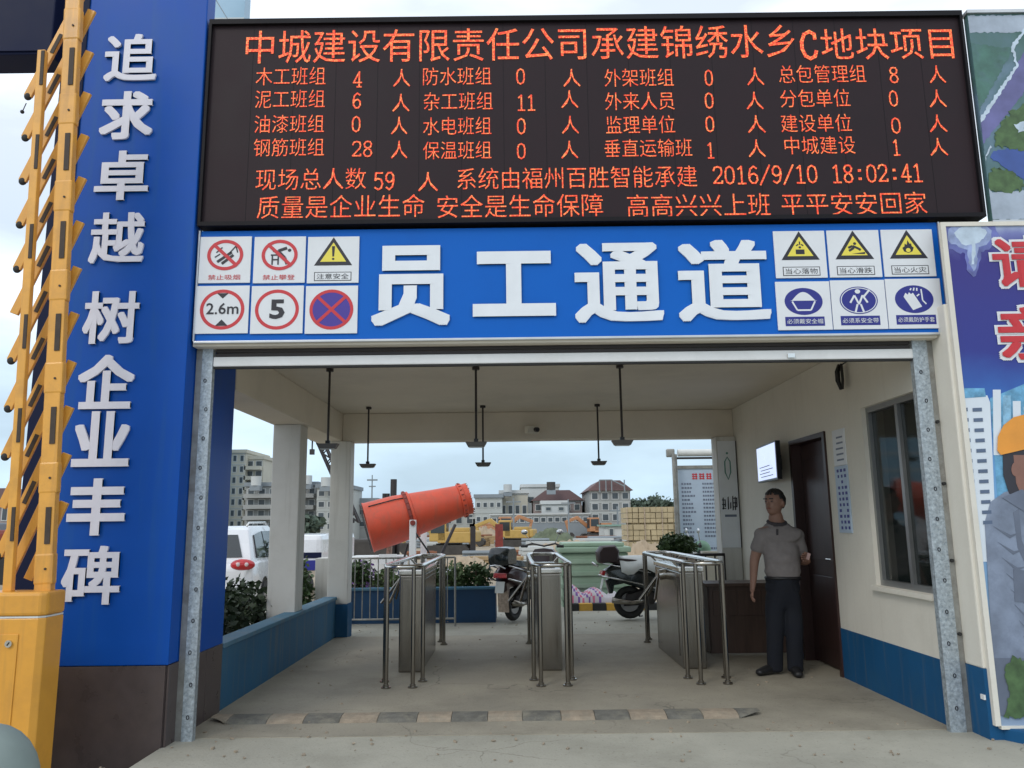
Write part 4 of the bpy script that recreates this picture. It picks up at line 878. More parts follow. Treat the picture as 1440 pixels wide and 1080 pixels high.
def skin(name, joints, edges, m, parent, sub=2, root=0):
    """joints: list of (x,y,z,r) or (x,y,z,rx,ry)"""
    me = bpy.data.meshes.new(name); off = origin(parent)
    me.from_pydata([Vector(j[:3])-off for j in joints], edges, [])
    o = bpy.data.objects.new(name, me); C.objects.link(o)
    md = o.modifiers.new('s', 'SKIN'); md.use_smooth_shade = True
    for i, j in enumerate(joints):
        sv = me.skin_vertices[0].data[i]; sv.radius = (j[3], j[4] if len(j) > 4 else j[3]); sv.use_root = (i == root)
    if sub: ss = o.modifiers.new('ss', 'SUBSURF'); ss.levels = sub; ss.render_levels = sub
    dg = bpy.context.evaluated_depsgraph_get(); nm = bpy.data.meshes.new_from_object(o.evaluated_get(dg)); bpy.data.objects.remove(o)
    nm.name = name; nm.materials.clear(); nm.materials.append(K[m])
    for p in nm.polygons: p.use_smooth = True; p.material_index = 0
    o = bpy.data.objects.new(name, nm); C.objects.link(o); o.parent = parent; ORG[o.name] = off
    return o
MY = 7.6
def m2(px, py, dy=0): 
    p = at(px, py, MY); return (p.x, MY+dy, p.z)
man = thing('person', 'man in a grey polo shirt and dark blue trousers standing by the door', 'person', (2.42, MY, 0))
def fuse(name, skins, ells, m, parent, voxel=.007, smooth=3):
    """one continuous surface: limbs grown by the skin modifier and ellipsoids, voxel-fused"""
    B = MB()
    for joints, edges in skins:
        o = skin('tmp', joints, edges, m, None, 2); B.add([v.co.copy() for v in o.data.vertices], [tuple(p.vertices) for p in o.data.polygons]); bpy.data.objects.remove(o)
    for c, r, rot in ells: B.ell(c, r, 24, 16, rot)
    o = B.build(name, m, parent); md = o.modifiers.new('r', 'REMESH'); md.mode = 'VOXEL'; md.voxel_size = voxel
    if smooth: sm = o.modifiers.new('s', 'SMOOTH'); sm.iterations = smooth; sm.factor = .5
    dg = bpy.context.evaluated_depsgraph_get(); nm = bpy.data.meshes.new_from_object(o.evaluated_get(dg)); o.modifiers.clear(); o.data = nm
    for p in nm.polygons: p.use_smooth = True
    return o
FA = Vector((-.80, -.60, 0)).normalized(); FS = Vector((.60, -.80, 0)).normalized(); fz_ = math.atan2(FA.y, FA.x)
hc = Vector(m2(1088.5, 707, -.01))
def hp(f, sd_, z): return hc+FA*f+FS*sd_+Vector((0, 0, z))
def V4(v, r, r2=None): return (v[0], v[1], v[2], r) if r2 is None else (v[0], v[1], v[2], r, r2)
J = []; E = []
def jn(p, r, r2=None): J.append(V4(p, r, r2)); return len(J)-1
pel = jn(m2(1101, 822), .10, .08); bel = jn(m2(1099, 795, -.02), .10, .08); ches = jn(m2(1096, 764, 0), .16, .11); upc = jn(m2(1094.5, 746, .015), .12, .085)
nk = jn(m2(1093, 736, .01), .068); nk2 = jn(m2(1090.5, 722, .0), .064)
E += [(pel, bel), (bel, ches), (ches, upc), (upc, nk), (nk, nk2)]
sL = jn(m2(1072, 750), .068); eL = jn(m2(1062, 787, .03), .048); wL = jn(m2(1058.5, 815, -.02), .034); hL = jn(m2(1056.5, 826, -.04), .038, .024); hL2 = jn(m2(1055, 834, -.05), .034, .020)
E += [(upc, sL), (sL, eL), (eL, wL), (wL, hL), (hL, hL2)]
sR = jn(m2(1119, 752), .068); eR = jn(m2(1131, 790, .07), .05); wR = jn(m2(1129, 788, -.12), .034); hR = jn(m2(1124, 783, -.19), .036, .024)
E += [(upc, sR), (sR, eR), (eR, wR), (wR, hR)]
for (hx, kx, ax_, tx, ay) in ((1090, 1090, 1092, 1080, 0), (1112, 1115, 1118, 1119, -.03)):
    h = jn(m2(hx, 842), .065); k = jn(m2(kx, 886, -.02+ay), .05); a_ = jn(m2(ax_, 938, .03+ay), .036); f = jn(m2((ax_*2+tx)/3, 945, 0+ay), .028)
    E += [(pel, h), (h, k), (k, a_), (a_, f)]
re = (0, 0, fz_)
fuse('body', [(J, E)], [(Vector(m2(1091.5, 730, .008)), (.066, .068, .095), re), (hp(-.010, 0, .022), (.104, .086, .100), re), (hp(.012, 0, -.036), (.080, .070, .080), re), (hp(.036, 0, -.078), (.048, .048, .036), re), (hp(.094, 0, -.018), (.024, .014, .024), re), (hp(.090, 0, .010), (.012, .011, .03), re),
    (hp(.074, 0, .032), (.018, .05, .012), re), (hp(.070, 0, -.052), (.018, .028, .014), re), (hp(-.012, .087, -.012), (.020, .010, .034), re), (hp(-.012, -.087, -.012), (.020, .010, .034), re), (hp(.055, .032, -.025), (.025, .022, .03), re), (hp(.055, -.032, -.025), (.025, .022, .03), re)], 'skin', man, .006, 2)
for sd_ in (-.032, .032):
    MB().ell(hp(.086, sd_, .012), (.006, .013, .005), 10, 6, re).build('eye', 'print_black', man); MB().obox(hp(.093, sd_, .036), (.010, .040, .009), re).build('eyebrow', 'hair', man)
MB().obox(hp(.095, 0, -.052), (.006, .042, .006), re).build('mouth', 'cannon_dark', man)
hbv = MB().ell((0, 0, 0), (.112, .093, .107), 36, 24); R = random.Random(4); keep = []
for f in hbv.f:
    c = sum((hbv.v[i] for i in f), Vector((0, 0, 0)))/len(f); lim = (.062+R.uniform(-.012, .012)) if c.x > .04 else ((.02 if abs(c.y) > .05 else .05) if c.x > .0 else (-.045 if c.x > -.05 else -.075))
    if c.z > lim: keep.append(f)
hbv.f = keep; Rm = Matrix.Rotation(fz_, 3, 'Z')
hbv.v = [hp(-.010, 0, .022)+Rm@(v*(1+R.uniform(-.02, .03))+Vector((0, 0, .006 if v.z > .06 else 0))) for v in hbv.v]
ho = hbv.build('hair', 'hair', man, smooth='all', fix=False); so = ho.modifiers.new('s', 'SOLIDIFY'); so.thickness = .012; so.offset = -1
def hand(base, dirs, up):
    base = Vector(base); d = Vector(dirs).normalized(); up = Vector(up).normalized(); bend = d.cross(up)
    for k in range(4):
        o = up*(k-1.5)*.019; l = (.058, .072, .068, .052)[k]
        skin('finger', [V4(base+o, .012), V4(base+o+d*l*.5, .011), V4(base+o+d*l*.85+bend*.012, .010), V4(base+o+d*l+bend*.03, .008)], [(0, 1), (1, 2), (2, 3)], 'skin', man, 1)
    o = up*-.036; skin('thumb', [V4(base+o*.6-d*.03, .014), V4(base+o*1.1, .012), V4(base+o*1.25+d*.028, .010)], [(0, 1), (1, 2)], 'skin', man, 1)
hand(m2(1055, 834, -.05), (-.12, -.15, -1), (.15, 1, 0)); hand(m2(1123.5, 783, -.20), (-1, -.25, .1), (0, .1, -1))
Js = [V4(m2(1101, 818, 0), .158, .122), V4(m2(1100, 806, -.015), .172, .13), V4(m2(1099, 790, -.025), .178, .138), V4(m2(1096, 764, -.005), .182, .128), V4(m2(1095, 748, .01), .150, .100), V4(m2(1093, 739, .01), .085, .08),
      V4(m2(1073, 752), .080, .082), V4(m2(1066, 769, .012), .070, .072), V4(m2(1063.5, 778, .02), .070, .072), V4(m2(1119, 753), .080, .082), V4(m2(1127, 774, .03), .072, .074), V4(m2(1130, 783, .045), .070, .072)]
fuse('polo_shirt', [(Js, [(0, 1), (1, 2), (2, 3), (3, 4), (4, 5), (4, 6), (6, 7), (7, 8), (4, 9), (9, 10), (10, 11)])], [(Vector(m2(1093.5, 742, .012)), (.13, .09, .064), (0, 0, 0)), (Vector(m2(1096, 748, .012)), (.19, .085, .05), (0, 0, 0)), (Vector(m2(1070.5, 751.5, .01)), (.064, .070, .062), (0, 0, 0)), (Vector(m2(1122, 753, .01)), (.064, .070, .062), (0, 0, 0)), (Vector(m2(1100, 803, -.01)), (.168, .125, .075), (0, 0, 0)), (Vector(m2(1098, 785, -.03)), (.162, .125, .12), (0, 0, 0))], 'shirt', man, .009, 3)
cpos = Vector(m2(1092.5, 737, .0))
MB().tube([cpos+Vector((.078*math.cos(g), .078*math.sin(g), .016+.020*math.sin(g))) for g in [2*math.pi*i/18 for i in range(18)]], .017, 8, closed=True).build('collar', 'collar', man, smooth='all')
for sx in (-1, 1): MB().obox(cpos+Vector((-.012+sx*.028, -.084, -.006)), (.042, .012, .03), (.5, 0, sx*.5)).build('collar_wing', 'collar', man, bevel=.003)
pk = Vector(m2(1088, 749, -.102)); MB().obox(pk, (.020, .012, .07), (.2, 0, 0)).build('button_placket', 'collar', man, bevel=.003)
MB().tube([Vector(m2(1100.5, 812, 0))+Vector((.152*math.cos(g), .118*math.sin(g)-.004, 0)) for g in [2*math.pi*i/24 for i in range(24)]], .016, 8, closed=True).build('belt', 'black_plastic', man, smooth='all')
Jt = [V4(m2(1101, 806, 0), .14, .108), V4(m2(1101, 818, 0), .158, .122), V4(m2(1101, 832, 0), .160, .125)]; Et = [(0, 1), (1, 2)]
for hx, kx, ax_, ay in ((1090, 1089, 1091, 0), (1112, 1115, 1118, -.03)):
    n = len(Jt); Jt += [V4(m2(hx, 850, 0), .105, .105), V4(m2(kx, 884, -.02+ay), .082, .086), V4(m2(kx+.5, 908, ay), .074, .080), V4(m2(ax_, 938, .02+ay), .068, .078), V4(m2(ax_, 947, .02+ay), .068, .078)]; Et += [(2, n), (n, n+1), (n+1, n+2), (n+2, n+3), (n+3, n+4)]
fuse('trousers', [(Jt, Et)], [(Vector(m2(1101, 826, .01)), (.160, .118, .12), (0, 0, 0)), (Vector(m2(1100.5, 815, 0)), (.160, .122, .05), (0, 0, 0)), (Vector(m2(1091, 843, 0)), (.092, .1, .12), (0, 0, 0)), (Vector(m2(1111.5, 843, 0)), (.092, .1, .12), (0, 0, 0))], 'trousers', man, .009, 2)
for ax_, ay, rz in ((1092, 0, 1.0), (1118, -.03, .15)):
    p = Vector(m2(ax_, 946, 0)); d = Vector((-math.sin(rz), -math.cos(rz), 0)); q = p+Vector((0, ay+.05, 0))
    fuse('shoe', [([(q.x, q.y, .055, .05, .05), (*(q+d*.10)[:2], .048, .052, .045), (*(q+d*.19)[:2], .038, .046, .034), (*(q+d*.24)[:2], .034, .036, .028)], [(0, 1), (1, 2), (2, 3)])], [], 'shoe', man, .007, 1)
ph = m2(1124, 781, -.23)
tag(MB().obox(ph, (.028, .014, .06), (.1, .3, .2)).build('mobile_phone', 'pr_palepink', None, bevel=.003), 'small pale pink item held at the waist by the standing man', 'handheld item')

# ================================================================== PLANTS
def leaves(name, c, r, n, size, m, parent, seed=1, low=-1.0, clump=0):
    R = random.Random(seed); B = MB(); c = Vector(c); cl = [Vector((R.gauss(0, 1), R.gauss(0, 1), R.gauss(0, 1))).normalized()*R.uniform(.35, .85) for _ in range(clump)]
    for i in range(n):
        if clump:
            q = R.choice(cl)+Vector((R.gauss(0, .2), R.gauss(0, .2), R.gauss(0, .17)))
        else:
            q = Vector((R.gauss(0, 1), R.gauss(0, 1), R.gauss(0, 1))).normalized()*(R.random()**.45)*R.uniform(.85, 1.12)
        if q.z < low: q.z = low+R.random()*.2
        p = c+Vector((q.x*r[0], q.y*r[1], q.z*r[2])); s = size*R.uniform(.6, 1.4)
        a = Vector((R.gauss(0, 1), R.gauss(0, 1), R.gauss(0, .7))).normalized(); b = a.cross(Vector((R.gauss(0, 1), R.gauss(0, 1), R.gauss(0, 1)))).normalized()*s*.36
        B.add([p-a*s*.5, p+b, p+a*s*.5, p-b], [(0, 1, 2, 3)])
    return B.build(name, m, parent, fix=False)
def stems(c, r, n, parent, seed=1, zb=0):
    R = random.Random(seed); B = MB(); c = Vector(c)
    for i in range(n):
        g = R.uniform(0, 6.28); k = R.uniform(.2, .7)
        B.tube([(c.x+.1*r[0]*math.cos(g), c.y+.1*r[1]*math.sin(g), zb), (c.x+r[0]*k*.5*math.cos(g), c.y+r[1]*k*.5*math.sin(g), (zb+c.z)/2), (c.x+r[0]*k*math.cos(g), c.y+r[1]*k*math.sin(g), c.z+r[2]*.4)], [.012, .009, .005], 5)
    return B.build('stem', 'bark', parent)
def shrub(label, c, r, n, size, m, seed, zb=0, name='shrub', cat='shrub', group=None, core=True):
    t = thing(name, label, cat, (c[0], c[1], zb), group)
    f = leaves('foliage', c, r, n, size, m, t, seed); stems(c, r, 6, t, seed, zb); return t
gp = 'shrubs outside the low blue wall'
shrub('dark dense shrub outside the low wall in front of the white car', (-3.0, 7.45, .45), (.42, .75, .5), 2600, .075, 'leaf_dark', 3, -.25, group=gp)
shrub('dark shrub with brownish leaves beside the middle column', (-2.95, 8.7, .42), (.4, .7, .42), 2200, .07, 'leaf_dark', 4, -.25, group=gp)
shrub('mid green shrub between the middle column and the small grey block', (-3.0, 11.25, .42), (.24, .3, .48), 1500, .07, 'leaf', 5, -.25, group=gp)
shrub('light green bush beyond the white van by the rear left column', (-4.7, 16.2, .55), (.6, .5, .6), 1200, .10, 'leaf_light', 6, -.25, group=gp)
gb_ = thing('grey_block', 'plain pale grey concrete block wall end beside the rear left column', 'wall', (-3.3, 11.6, -.2))
box('block_body', 'column_paint', at(443, 800, 11.6).x, at(474, 800, 11.6).x, 11.6, 12.1, -.2, at(455, 785, 11.6).z, gb_, bevel=.01)
# rear planter
pt = thing('planter_wall', 'dark blue planter wall behind the turnstiles, planted along its top', 'planter', (-1.35, 12.0, 0))
px0_, px1_ = -2.6, at(697, 840, 11.9).x
MB().box(px0_, px1_, 11.9, 12.0, -.05, .45).box(px0_, px1_, 12.5, 12.6, -.05, .45).box(px0_, px0_+.1, 12.0, 12.5, -.05, .45).box(px1_-.1, px1_, 12.0, 12.5, -.05, .45).build('planter_box', 'planter_blue', pt)
box('planter_rim', 'cap_blue', px0_-.02, px1_+.02, 11.87, 11.998, .453, .49, pt, bevel=.008); box('soil', 'yard', px0_+.1, px1_-.1, 12.0, 12.5, .3, .40, pt)
gq = 'plants in the blue planter wall'
for k, (px, m, hh_, n, lb) in enumerate(((505, 'leaf', .42, 700, 'bushy plant behind the small bar gate, next to the rear column'), (545, 'leaf_light', .30, 450, 'pale green plant behind the left turnstile top'), (612, 'leaf', .33, 500, 'leafy plant right of the left turnstile'),
                             (640, 'leaf_light', .36, 700, 'plant with yellowish green leaves in the middle of the planter'), (672, 'leaf', .36, 700, 'green plant beside the red scooter'))):
    x = at(px, 800, 12.2).x; shrub(lb, (x, 12.22, .42+hh_*.55), (.24, .2, hh_*.6), n, .06, m, 20+k, .38, 'planter_plant', 'plant', gq)
shrub('small purple flowering plant at the foot of the red cannon', (at(497, 790, 12.3).x, 12.9, .62), (.25, .2, .22), 500, .05, 'purple_cloth', 31, .1, 'planter_plant', 'plant')
pp = shrub('round bushy green plant behind the right turnstile, below the notice board', (2.24, 11.2, 1.06), (.27, .25, .17), 2000, .05, 'leaf', 41, .75, 'potted_shrub', 'plant')
MB().cyl((2.28, 11.2, .45), (2.28, 11.2, .95), .16, 18, .24).build('pot', 'mudflap', pp, smooth=True); box('pot_stand', 'column_paint', 2.05, 2.51, 11.0, 11.4, -.02, .45, pp, bevel=.01)

# small bar gate
gt = thing('bar_gate', 'small thin steel bar gate standing before the planter wall', 'gate', (-2.0, 11.45, 0))
ga, gb2 = at(489, 785, 11.45).x, at(640, 785, 11.45).x
for z, nm in ((.93, 'top_bar'), (.10, 'bottom_bar')): MB().cyl((ga, 11.45, z), (gb2, 11.45, z), .013, 8).build(nm, 'galv_plain', gt)
for i in range(15):
    x = ga+(gb2-ga)*i/14; MB().cyl((x, 11.45, .0 if i in (0, 7, 14) else .1), (x, 11.45, .93), .008 if i not in (0, 7, 14) else .016, 6).build('bar', 'galv_plain', gt)

# ================================================================== SCOOTERS
def make_scooter(label, body, seat, loc, rz, flap=False, cover=False, group='parked scooters'):
    t = thing('motor_scooter', label, 'scooter', (0, 0, 0), group)   # built heading +X, rear wheel at the origin
    for x, nm in ((0, 'rear_wheel'), (1.28, 'front_wheel')):
        w = MB().tube([(x+.185*math.cos(g), 0, .235+.185*math.sin(g)) for g in [2*math.pi*i/24 for i in range(24)]], .05, 10, closed=True).build(nm, 'rubber', t, smooth='all')
        MB().cyl((x, -.03, .235), (x, .03, .235), .135, 20).build('rim', 'wheel', w, smooth=True); MB().cyl((x, -.06, .235), (x, .06, .235), .035, 12).build('hub', 'dark_metal', w, smooth=True)
    # tail body (side profile, bulged across)
    def hull(nm, pts, w0, m):
        B = MB(); n = len(pts); L = []
        for y, s in ((-w0, .82), (-w0*.8, .95), (0, 1.0), (w0*.8, .95), (w0, .82)):
            cx = sum(p[0] for p in pts)/n; cz_ = sum(p[1] for p in pts)/n
            L += [(cx+(p[0]-cx)*s, y, cz_+(p[1]-cz_)*s) for p in pts]
        F = [(a*n+i, a*n+(i+1) % n, (a+1)*n+(i+1) % n, (a+1)*n+i) for a in range(4) for i in range(n)]
        return B.add(L, F+[tuple(range(n-1, -1, -1)), tuple(range(4*n, 5*n))]).build(nm, m, t, smooth=True)
    hull('tail_body', [(-.38, .70), (-.30, .58), (.05, .46), (.42, .34), (.60, .34), (.62, .50), (.50, .68), (.1, .76), (-.2, .80)], .15, body)
    hull('seat', [(-.28, .80), (-.1, .77), (.2, .75), (.52, .72), (.56, .78), (.4, .83), (.1, .85), (-.2, .88)], .14, seat)
    hull('floorboard', [(.50, .26), (1.0, .26), (1.02, .34), (.50, .36)], .15, body)
    hull('front_shield', [(.96, .28), (1.04, .28), (1.14, .70), (1.10, 1.0), (1.03, 1.0), (1.02, .65)], .19, body)
    hull('front_fender', [(1.05, .42), (1.2, .50), (1.38, .46), (1.50, .34), (1.46, .34), (1.34, .40), (1.2, .44), (1.1, .38)], .07, body)
    hull('rear_box', [(-.46, .84), (-.44, .80), (-.16, .80), (-.14, .98), (-.2, 1.06), (-.40, 1.05), (-.47, .96)], .16, seat)
    hull('engine', [(-.1, .18), (.35, .2), (.45, .34), (.3, .46), (-.05, .36)], .09, 'dark_metal')
    hull('rear_fender', [(-.36, .56), (-.30, .36), (-.26, .36), (-.24, .48), (0, .52), (0, .56), (-.22, .60)], .07, body)
    MB().cyl((1.22, 0, .24), (1.07, 0, .98), .022, 10).build('fork', 'dark_metal', t)
    MB().tube([(1.0, -.34, 1.03), (1.04, -.2, 1.07), (1.06, 0, 1.03), (1.04, .2, 1.07), (1.0, .34, 1.03)], .014, 8).build('handlebar', 'dark_metal', t, smooth='all')
    for s in (-1, 1):
        MB().cyl((.98, s*.26, 1.03), (.99, s*.37, 1.03), .022, 10).build('grip', 'rubber', t); 
        mi = MB().cyl((1.04, s*.2, 1.07), (.99, s*.30, 1.22), .006, 6).build('mirror_stem', 'chrome', t); MB().ell((.985, s*.31, 1.25), (.015, .06, .042), 12, 8).build('mirror', 'chrome', mi, smooth='all')
        MB().tube([(-.42, s*.155, .62), (-.1, s*.172, .56), (.3, s*.172, .46), (.58, s*.165, .36)], .012, 6).build('side_trim', 'chrome', t, smooth='all')
        MB().tube([(-.40, s*.15, .80), (-.1, s*.165, .74), (.3, s*.165, .66)], .010, 6).build('side_trim', 'chrome', t, smooth='all')
    MB().tube([(-.47, -.13, .76), (-.52, -.08, .80), (-.53, .0, .81), (-.52, .08, .80), (-.47, .13, .76)], .012, 6).build('grab_rail', 'chrome', t, smooth='all')
    MB().obox((-.385, 0, .66), (.05, .20, .07), (0, .3, 0)).build('tail_lamp', 'lamp_red', t, bevel=.012)
    MB().obox((-.40, 0, .50), (.008, .14, .16), (0, .25, 0)).build('number_plate', 'cloth_white', t)
    if flap: MB().obox((-.30, 0, .30), (.012, .17, .30), (0, -.08, 0)).build('mudflap', 'mudflap', t)
    MB().tube([(.2, -.13, .28), (0, -.15, .24), (-.28, -.15, .28)], [.03, .035, .045], 10).build('exhaust', 'steel', t, smooth='all')
    MB().tube([(.2, .06, .2), (.16, .10, .02), (.22, .16, .02)], .012, 6).build('kick_stand', 'dark_metal', t)
    MB().ell((1.14, 0, .86), (.05, .08, .06), 14, 8).build('headlamp', 'lamp_clear', t, smooth='all')
    if cover:
        R = random.Random(5); B = MB(); nu, nv = 14, 8; vs = []
        for i in range(nu):
            u = i/(nu-1); x = -.15+1.15*u; zt_ = .90-.03*math.sin(u*3)+.10*u
            for j in range(nv):
                v = j/(nv-1)*2-1; y = v*.25; vs.append((x, y, zt_-abs(v)**2.2*(.22+.05*math.sin(i*1.3))+R.uniform(-.008, .008)))
        F = [(i*nv+j, (i+1)*nv+j, (i+1)*nv+j+1, i*nv+j+1) for i in range(nu-1) for j in range(nv-1)]
        cv = B.add(vs, F).build('seat_cover', 'cloth_white', t, smooth='all', fix=False)
        so = cv.modifiers.new('s', 'SOLIDIFY'); so.thickness = .006
        MB().ell((1.12, 0, .98), (.12, .22, .13), 14, 8).build('leg_cover', 'cloth_green', t, smooth='all')
    t.location = loc; t.rotation_euler = (0, 0, rz); return t
make_scooter('black scooter seen from its side with a pale cover over seat, behind the right turnstile', 'scooter_black', 'seat_brown', (1.68, 12.05, 0), rad(4), cover=True)
make_scooter('dark red scooter seen from behind with a pale mudflap, beside the planter wall', 'scooter_red', 'scooter_black', (-.02, 11.95, 0), rad(62), flap=True)

# ================================================================== BEHIND THE SCOOTERS
gx0, gx1 = at(790, 800, 13.9).x, at(884, 800, 13.9).x
gc = thing('green_crate', 'pale green ribbed crate stack behind the black scooter', 'crate', ((gx0+gx1)/2, 14.2, -.25))
box('crate_body', 'green_box', gx0, gx1, 13.9, 14.9, -.25, .88, gc, bevel=.02)
for k in range(5): box('rib', 'green_box', gx0-.02, gx1+.02, 13.87, 13.898, -.1+k*.20, -.03+k*.20, gc, bevel=.008)
box('crate_lid', 'green_box', gx0-.05, gx1+.05, 13.84, 14.95, .885, .98, gc, bevel=.025); box('crate_lid', 'green_box', gx0+.02, gx1-.06, 13.9, 14.9, .985, 1.05, gc, bevel=.02)
kx0, kx1 = at(795, 850, 13.3).x, 2.8
kb = thing('striped_kerb', 'low kerb painted in black and yellow blocks behind the scooters', 'kerb', (1.5, 13.35, 0))
for i in range(9):
    w = (kx1-kx0)/9; box('kerb_block', 'kerb_black' if i % 2 == 0 else 'kerb_yellow', kx0+i*w+.003, kx0+(i+1)*w-.003, 13.28, 13.45, -.05, .10, kb, bevel=.008)
R = random.Random(3); vs = []; nu, nv = 26, 12
a0, a1 = at(797, 840, 13.6).x, at(872, 840, 13.6).x
for i in range(nu):
    for j in range(nv):
        u, v = i/(nu-1), j/(nv-1); h = (.10+.28*math.sin(math.pi*v)**.7*(.5+.5*abs(math.sin(u*7+1)))*(1-.45*u))*min(1, 8*u+.3)*min(1, 8*(1-u)+.3)
        vs.append((a0+(a1-a0)*u+R.uniform(-.01, .01), 13.5+.38*v, (h if 0 < v < 1 else .0)+R.uniform(0, .02)))
F = [(i*nv+j, (i+1)*nv+j, (i+1)*nv+j+1, i*nv+j+1) for i in range(nu-1) for j in range(nv-1)]
tp = MB().add(vs, F).build('tarpaulin', 'tarp', None, fix=False, smooth='all'); tag(tp, 'crumpled white sheet with purple and pink stripes lying on the ground', 'tarpaulin')
tp.data.materials.append(K['purple_cloth']); tp.data.materials.append(K['pink_cloth'])
for f, p in enumerate(tp.data.polygons):
    i, j = divmod(f, nv-1)
    if i < 17 and (i+j) % 5 == 0: p.material_index = 1
    elif i < 17 and (i+j) % 5 == 2: p.material_index = 2

# ================================================================== FOG CANNON
cn = thing('fog_cannon', 'large orange-red dust suppression cannon pointing up to the right', 'fog cannon', (-2.2, 14.6, 0))
A_, B_ = at(517, 742, 14.0), at(655, 702, 14.35); ax = (B_-A_).normalized(); LN = (B_-A_).length
def ringpts(s): return A_+ax*LN*s
stn = [(0, .455), (.02, .44), (.30, .425), (.42, .40), (.43, .43), (.45, .43), (.46, .39), (.7, .335), (.93, .29)]
seg = [(ringpts(s), r) for s, r in stn]
u_ = ax.cross(Vector((0, 0, 1))).normalized(); w_ = u_.cross(ax)
def lathe(nm, prof_, m, par, n=40, cap0=False, cap1=False):
    vs = [p+(u_*math.cos(2*math.pi*i/n)+w_*math.sin(2*math.pi*i/n))*r for p, r in prof_ for i in range(n)]
    fs = [(a*n+i, (a+1)*n+i, (a+1)*n+(i+1) % n, a*n+(i+1) % n) for a in range(len(prof_)-1) for i in range(n)]
    return MB().add(vs, fs).build(nm, m, par, smooth=True)
k_ = .97
tb = lathe('barrel', [(p, r*k_) for p, r in seg]+[(p, r*k_-.02) for p, r in seg[::-1]]+[(seg[0][0], seg[0][1]*k_)], 'cannon_orange', cn)
lathe('muzzle_flange', [(ringpts(s), r*k_) for s, r in ((.93, .28), (.94, .31), (.975, .315), (.985, .285), (1.03, .285), (1.04, .26), (.97, .26))], 'cannon_orange', cn)
B = MB()
for i in range(18):
    g = 2*math.pi*i/18; p = ringpts(1.03)+(u_*math.cos(g)+w_*math.sin(g))*.285*k_; B.cyl(p, p+ax*.025, .014, 8)
B.build('spray_nozzles', 'chrome', cn, kind='stuff')
B = MB()
for s_, r_, n_ in ((.958, .315, 20), (.412, .445, 24)):
    for i in range(n_):
        g = 2*math.pi*i/n_; p = ringpts(s_)+(u_*math.cos(g)+w_*math.sin(g))*r_*k_; B.cyl(p-ax*.02, p+ax*.02, .010, 6)
B.build('flange_bolts', 'cannon_dark', cn, kind='stuff')
for g0 in (.9, 2.3):
    pp_ = [ringpts(s_)+(u_*math.cos(g0)+w_*math.sin(g0))*(rr_*k_+.012) for s_, rr_ in ((.05, .44), (.3, .43), (.39, .41))]; MB().tube(pp_, .010, 6).build('hose', 'rubber', cn, smooth='all')
lathe('clamp_ring', [(ringpts(s), r*k_) for s, r in ((.395, .41), (.397, .445), (.425, .445), (.427, .41))], 'cannon_dark', cn)
B = MB()
for k in range(1, 6):
    pr_ = [ringpts(-.02-.0)+(u_*math.cos(g)+w_*math.sin(g))*.44*k_*k/5 for g in [2*math.pi*i/28 for i in range(28)]]; B.tube(pr_, .006, 5, closed=True)
for i in range(12):
    g = 2*math.pi*i/12; B.cyl(ringpts(-.02), ringpts(-.02)+(u_*math.cos(g)+w_*math.sin(g))*.43*k_, .006, 5)
B.build('intake_grille', 'dark_metal', cn, kind='stuff')
MB().cyl(ringpts(.02), ringpts(.25), .16, 16).build('fan_motor', 'grey_plastic', cn)
for i in range(7):
    g = 2*math.pi*i/7; c_ = ringpts(.04); e = u_*math.cos(g)+w_*math.sin(g); tn = ax.cross(e)
    MB().add([c_+e*.12-tn*.05, c_+e*.12+tn*.05+ax*.05, c_+e*.36+tn*.09+ax*.06, c_+e*.36-tn*.06], [(0, 1, 2, 3)]).build('fan_blade', 'dark_metal', cn)
q = at(581, 731, 13.6); q2 = at(580, 790, 13.6)
MB().obox(((q.x+q2.x)/2, 13.6, (q.z+q2.z)/2-.06), (.11, .09, q.z-q2.z+.12)).build('yoke_post', 'white_metal', cn, bevel=.008)
MB().obox(((q.x+q2.x)/2, 15.25, .95), (.11, .09, 1.0)).build('yoke_post', 'white_metal', cn, bevel=.008)
MB().cyl((q.x, 13.53, q.z-.05), (q.x, 13.9, q.z-.05), .045, 12).build('pivot', 'cannon_dark', cn)
MB().tube([(q.x+.03, 13.6, q.z-.2), (q.x+.2, 13.65, q.z-.45), (q.x+.35, 13.9, .75), (q.x+.3, 14.2, .6)], .016, 6).build('supply_hose', 'rubber', cn, smooth='all')
MB().obox((q.x-.42, 13.62, .83), (.30, .012, .16), (0, 0, 0)).build('rating_plate', 'white_metal', cn)
box('base_platform', 'white_metal', q.x-.9, q.x+.6, 13.5, 15.4, .50, .58, cn, bevel=.01); box('base_tank', 'cloth_white', q.x-1.3, q.x-.3, 14.2, 15.3, .58, .84, cn, bevel=.05)
MB().cyl((at(548, 765, 14.3).x, 14.3, at(548, 765, 14.3).z), (at(546, 785, 14.3).x, 14.3, .58), .05, 10).build('support_leg', 'mudflap', cn)
MB().cyl((at(563, 790, 14.1).x, 14.1, .6), (at(574, 765, 14.1).x, 14.1, at(574, 765, 14.1).z), .018, 8).build('crank_lever', 'dark_metal', cn)
MB().cyl(at(640, 738, 15.3), (at(612, 780, 14.9).x, 14.9, .6), .03, 8).build('lift_cylinder', 'dark_metal', cn)
for x in (-.75, .45):
    for y in (14.2, 15.3): MB().cyl((q.x+x, y-.06, 0), (q.x+x, y+.06, 0), .26, 18).build('wheel', 'rubber', cn, smooth=True)
box('chassis', 'dark_metal', q.x-1.0, q.x+.7, 14.3, 15.2, .2, .5, cn)

